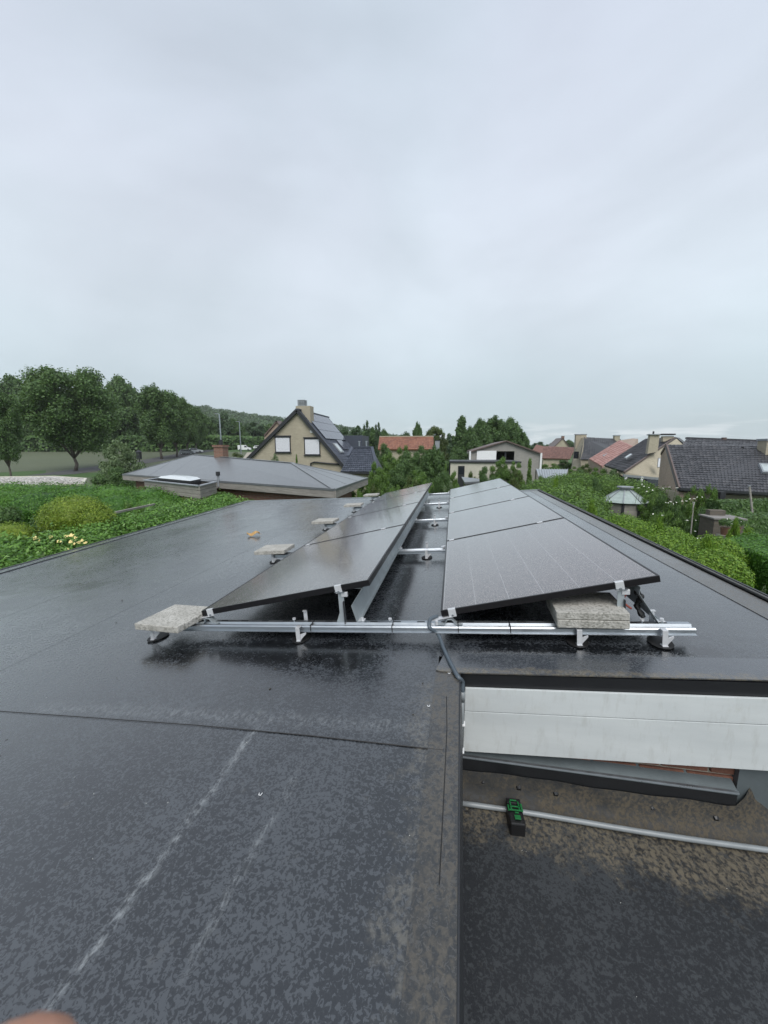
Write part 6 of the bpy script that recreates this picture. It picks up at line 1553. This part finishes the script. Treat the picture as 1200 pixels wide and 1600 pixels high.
# clipped hedge at lower right: box with leafy skin
def boxhedge(label, pts, z1, mat, n, size):
    c = sum((Vector((p[0], p[1], 0)) for p in pts), Vector()) / len(pts)
    t = thing('box_hedge', (c.x, c.y, 0), label, 'hedge', 'neatly clipped garden hedges')
    MB().prism([(c.x + (q[0] - c.x) * 0.97, c.y + (q[1] - c.y) * 0.97, 0.0) for q in pts], (0, 0, z1 - 0.04)).build('inner_foliage', mat, t)
    P_ = []; Nn = []
    m = len(pts)
    per = [(Vector((pts[(i + 1) % m][0] - pts[i][0], pts[(i + 1) % m][1] - pts[i][1], 0))).length * z1 for i in range(m)]
    A = Vector((pts[0][0], pts[0][1], 0)); 
    top_area = 0
    for i in range(1, m - 1): top_area += abs((Vector((pts[i][0], pts[i][1], 0)) - A).cross(Vector((pts[i + 1][0], pts[i + 1][1], 0)) - A).z) / 2
    tot = sum(per) + top_area
    for i in range(m):
        k = int(n * per[i] / tot); a = np.array([pts[i][0], pts[i][1]]); b = np.array([pts[(i + 1) % m][0], pts[(i + 1) % m][1]])
        s = rng.random(k)[:, None]; xy = a * (1 - s) + b * s; z = rng.random(k) * z1
        nn = np.array([b[1] - a[1], -(b[0] - a[0])]); nn = nn / np.linalg.norm(nn)
        if np.dot(nn, np.array([c.x, c.y]) - a) > 0: nn = -nn
        off = rng.normal(size=(k, 1)) * 0.02
        P_.append(np.column_stack([xy + nn * off, z])); Nn.append(np.tile([nn[0], nn[1], 0.2], (k, 1)))
    kt = int(n * top_area / tot); tri = [(0, i, i + 1) for i in range(1, m - 1)]
    ars = np.array([abs((Vector((pts[i][0], pts[i][1], 0)) - A).cross(Vector((pts[j][0], pts[j][1], 0)) - A).z) for _, i, j in tri]); ks = rng.choice(len(tri), kt, p=ars / ars.sum())
    r1_, r2_2 = rng.random(kt), rng.random(kt); fl_ = r1_ + r2_2 > 1; r1_[fl_] = 1 - r1_[fl_]; r2_2[fl_] = 1 - r2_2[fl_]
    PA = np.array([(p[0], p[1]) for p in pts]); T0 = PA[0]; T1 = PA[[tri[k][1] for k in ks]]; T2 = PA[[tri[k][2] for k in ks]]
    xy = T0 + (T1 - T0) * r1_[:, None] + (T2 - T0) * r2_2[:, None]
    P_.append(np.column_stack([xy, z1 + rng.normal(size=kt) * 0.015 + 0.02 * np.sin(xy[:, 0] * 3)])); Nn.append(np.tile([0, 0, 1.0], (kt, 1)))
    P_ = np.concatenate(P_); Nn = np.concatenate(Nn) + unit(len(P_)) * 0.55; Nn /= np.linalg.norm(Nn, axis=1)[:, None]
    leaf_object('foliage', P_, Nn, size, 1.5, mat, t)
    return t
zh = 2.35
q1, q2, q3, q4 = PZ(1128, 842, zh), PZ(1290, 905, zh), PZ(1290, 858, zh), PZ(1172, 832, zh)
boxhedge('square clipped hedge with bright flat top at the right picture edge', [(q1.x, q1.y), (q2.x, q2.y), (q3.x, q3.y), (q4.x, q4.y)], zh, F_CLIP, 38000, 0.020)
q1, q2 = PD(1125, 788, 13.2), PD(1290, 792, 13.4)
boxhedge('dark clipped hedge along the front of the nearest right house', [(q1.x, q1.y), (q2.x, q2.y), (q2.x, q2.y + 0.8), (q1.x, q1.y + 0.8)], PD(1150, 785, 13.2).z, F_DARK, 16000, 0.04)
q1, q2 = PD(1150, 812, 11.0), PD(1290, 816, 11.0)
boxhedge('lower dark hedge behind the clipped lawn hedge', [(q1.x, q1.y), (q2.x, q2.y), (q2.x, q2.y + 0.7), (q1.x, q1.y + 0.7)], PD(1180, 808, 11.0).z, F_DARK, 10000, 0.035)
G6 = 'shrubs around the right garden'
for k, px, py, w, D, lab, kk in (('shrub1', 1085, 753, 44, 14.2, 'light leafy shrub climbing before the nearest right house, left one', 'bush'), ('shrub1', 1108, 751, 42, 14.0, 'light leafy shrub before the nearest right house, right one', 'bush'), ('shrub2', 1040, 770, 46, 14.5, 'dark bush with white roses left of the pinkish gable', 'bush'),
                                 ('shrub1', 1010, 772, 44, 15.3, 'green bush right behind the octagonal pavilion', 'bush'), ('shrub2', 1092, 790, 56, 11.8, 'dark glossy bush left of the barbecue', 'bush'), ('shrub1', 1050, 792, 60, 12.3, 'green bush between pavilion and barbecue', 'bush'), ('shrub1', 1020, 796, 40, 12.0, 'low green bush right of the pavilion', 'bush'),
                                 ('shrub2', 1065, 772, 40, 13.6, 'dark bush below the pinkish gable', 'bush'), ('lime', 1170, 828, 60, 9.2, 'low lime green bush behind the clipped hedge', 'bush'), ('shrub4', 1192, 905, 36, 5.4, 'broad pale leaves at the lower right edge below the hedge', 'bush'), ('lime', 1150, 812, 30, 9.8, 'bright green plant clump right of the flower pots', 'bush'),
                                 ('shrub1', 1000, 808, 40, 10.8, 'green bush in front of the pavilion corner', 'bush'), ('shrub1', 975, 800, 36, 11.5, 'low bush at the foot of the pavilion', 'bush')):
    tree(k, px, py, w, D, lab, G6, kk)
G7 = 'bushes rising out of the right hand shrubbery'
for k, px, py, w, D, lab in (('shrub1', 905, 741, 40, 15.5, 'mid green bush rising behind the far right roof corner'), ('lime', 868, 748, 34, 13.0, 'yellow green bush at the far right roof corner'), ('shrub2', 936, 744, 36, 17.5, 'dark green bush just left of the pavilion roof'),
                             ('shrub3', 900, 762, 34, 11.5, 'olive tinted bush near the right roof edge, below the far corner'), ('lime', 925, 785, 40, 10.2, 'bright bush touching the right roof edge left of the pavilion'), ('shrub1', 985, 806, 50, 8.8, 'round green bush in front of the pavilion'),
                             ('lime', 1030, 812, 52, 8.0, 'lime bush between pavilion and barbecue'), ('shrub1', 1075, 834, 60, 7.0, 'mid green rounded bush in front of the barbecue'), ('lime', 1108, 842, 56, 6.6, 'lime green bush beside the square clipped hedge')):
    tree(k, px, py, w, D, lab, G7, 'bush')
tree('shrub2', 18, 786, 120, 9.9, 'dark green bush added for the shaded hedge side behind the golden bush at the left edge', 'shrubs in the left gardens', 'bush')  # extra dark bush added to stand for the shaded recess of the hedge
tree('shrub1', 205, 776, 70, 10.5, 'fresh green bush above the timber rail', 'shrubs in the left gardens', 'bush')
# white roses
def flowers(label, spots, D, size, mat=M_FLOWER_W, n=4):
    c = PD(spots[0][0], spots[0][1], D); t = thing('white_roses', (c.x, c.y, 0), label, 'flowers', 'white flowers in the right garden')
    pts = []
    for px, py in spots:
        p = PD(px, py, D)
        for i in range(n): pts.append((p.x + rng.normal() * size * 0.8, p.y + rng.normal() * size, p.z + rng.normal() * size * 0.5))
    pts = np.array(pts); Nn = unit(len(pts)) * 0.6 + np.array([0, -0.7, 0.6]); Nn /= np.linalg.norm(Nn, axis=1)[:, None]
    leaf_object('blossoms', pts, Nn, size, 1.1, mat, t)
    mb = MB()
    for px, py in spots: p = PD(px, py, D); mb.tube([(p.x, p.y + 0.15, p.z - 0.6), p], 0.006, 4)
    mb.build('stems', F_MID, t)
flowers('white roses dotted over the bush left of the pinkish gable', [(1003, 757), (1007, 760), (1014, 762), (998, 762), (1020, 766), (1036, 763), (1046, 761), (1057, 762), (1011, 768)], 13.4, 0.016)
flowers('white blossoms above the stake in the right garden', [(1078, 779), (1085, 779), (1089, 777), (1097, 777), (1072, 783), (1066, 783)], 11.1, 0.014)
flowers('small white flower heads low beside the barbecue', [(1086, 830), (1088, 813), (1073, 813), (1090, 841), (1095, 841)], 10.3, 0.013)
flowers('pale flower spikes on the bush right of the pavilion', [(1040, 785), (1044, 786), (1048, 784), (1052, 787), (1056, 785), (1020, 803), (1035, 805)], 11.6, 0.014)
for k, o in list(proto.items()):
    if k not in used:
        for c in list(o.children): bpy.data.objects.remove(c)
        bpy.data.objects.remove(o)
    else:
        pass
for o in bpy.data.objects:
    for kk in ('H', 'W'):
        if kk in o.keys(): del o[kk]

# ------------------------------------------------------------------ photographer's hand reaching in at the lower left corner
def hand():
    ex_, ey_, ez_ = _r, _u, _f
    def C(x, y, z): return CAM + ex_ * x + ey_ * y + ez_ * z      # metres right, up, forward of the lens
    t = C(-0.0372, -0.0518, 0.036)                               # index finger tip
    V = [C(-0.050, -0.150, 0.030), t, t + ey_ * -0.010, t + ey_ * -0.032 + ex_ * -0.002, t + ey_ * -0.055 + ex_ * -0.002 - ez_ * 0.006]
    pts = [(C(-0.052, -0.165, 0.020), 0.026), (C(-0.052, -0.145, 0.030), 0.022)]
    verts = [p for p, _ in pts]; rad = [r for _, r in pts]; edges = [(0, 1)]
    def chain(root, P, Rr):
        k = root
        for p, r in zip(P, Rr):
            verts.append(p); rad.append(r); edges.append((k, len(verts) - 1)); k = len(verts) - 1
    chain(1, [t - ey_ * 0.055 - ex_ * 0.002 - ez_ * 0.006, t - ey_ * 0.030 - ex_ * 0.001, t - ey_ * 0.0085, t], [0.0100, 0.0098, 0.0096, 0.0070])
    for i in range(1, 4):     # middle, ring and little finger curled below the frame
        b = C(-0.050 - 0.019 * i, -0.138 - 0.004 * i, 0.034)
        chain(1, [b, b + ey_ * 0.020 + ez_ * 0.022, b + ey_ * 0.004 + ez_ * 0.040, b - ey_ * 0.014 + ez_ * 0.036], [0.0095, 0.0085, 0.0075, 0.006])
    b = C(-0.025, -0.158, 0.030); chain(0, [b, b + ex_ * 0.020 + ey_ * 0.018 + ez_ * 0.012, b + ex_ * 0.028 + ey_ * 0.034 + ez_ * 0.022], [0.013, 0.010, 0.0075])
    chain(0, [C(-0.055, -0.21, -0.01), C(-0.06, -0.30, -0.05)], [0.024, 0.028])
    me = bpy.data.meshes.new('hand'); me.from_pydata([tuple(p - t) for p in verts], edges, [])
    o = bpy.data.objects.new('hand', me); COL.objects.link(o); o.location = t
    md = o.modifiers.new('skin', 'SKIN')
    for i, r in enumerate(rad): me.skin_vertices[0].data[i].radius = (r, r)
    me.skin_vertices[0].data[0].use_root = True
    md.use_smooth_shade = True
    ms_ = o.modifiers.new('sub', 'SUBSURF'); ms_.levels = 2; ms_.render_levels = 2
    me.materials.append(M_SKIN)
    tag(o, 'blurred fingertip poking in at the lower left corner', 'hand')
hand()

# ------------------------------------------------------------------ damp summer air
hz_ = bpy.data.materials.new('haze'); hz_.use_nodes = True; ht = hz_.node_tree; ht.nodes.clear()
ho = ht.nodes.new('ShaderNodeOutputMaterial'); hv_ = ht.nodes.new('ShaderNodeVolumePrincipled')
hv_.inputs['Color'].default_value = (0.96, 0.98, 1.0, 1); hv_.inputs['Density'].default_value = HAZE; hv_.inputs['Anisotropy'].default_value = 0.0
ht.links.new(hv_.outputs[0], ho.inputs['Volume'])
hb = MB().box((-1560, -1560, -8.0), (1560, 1560, 80.0)).build('haze', hz_, None, kind='stuff')
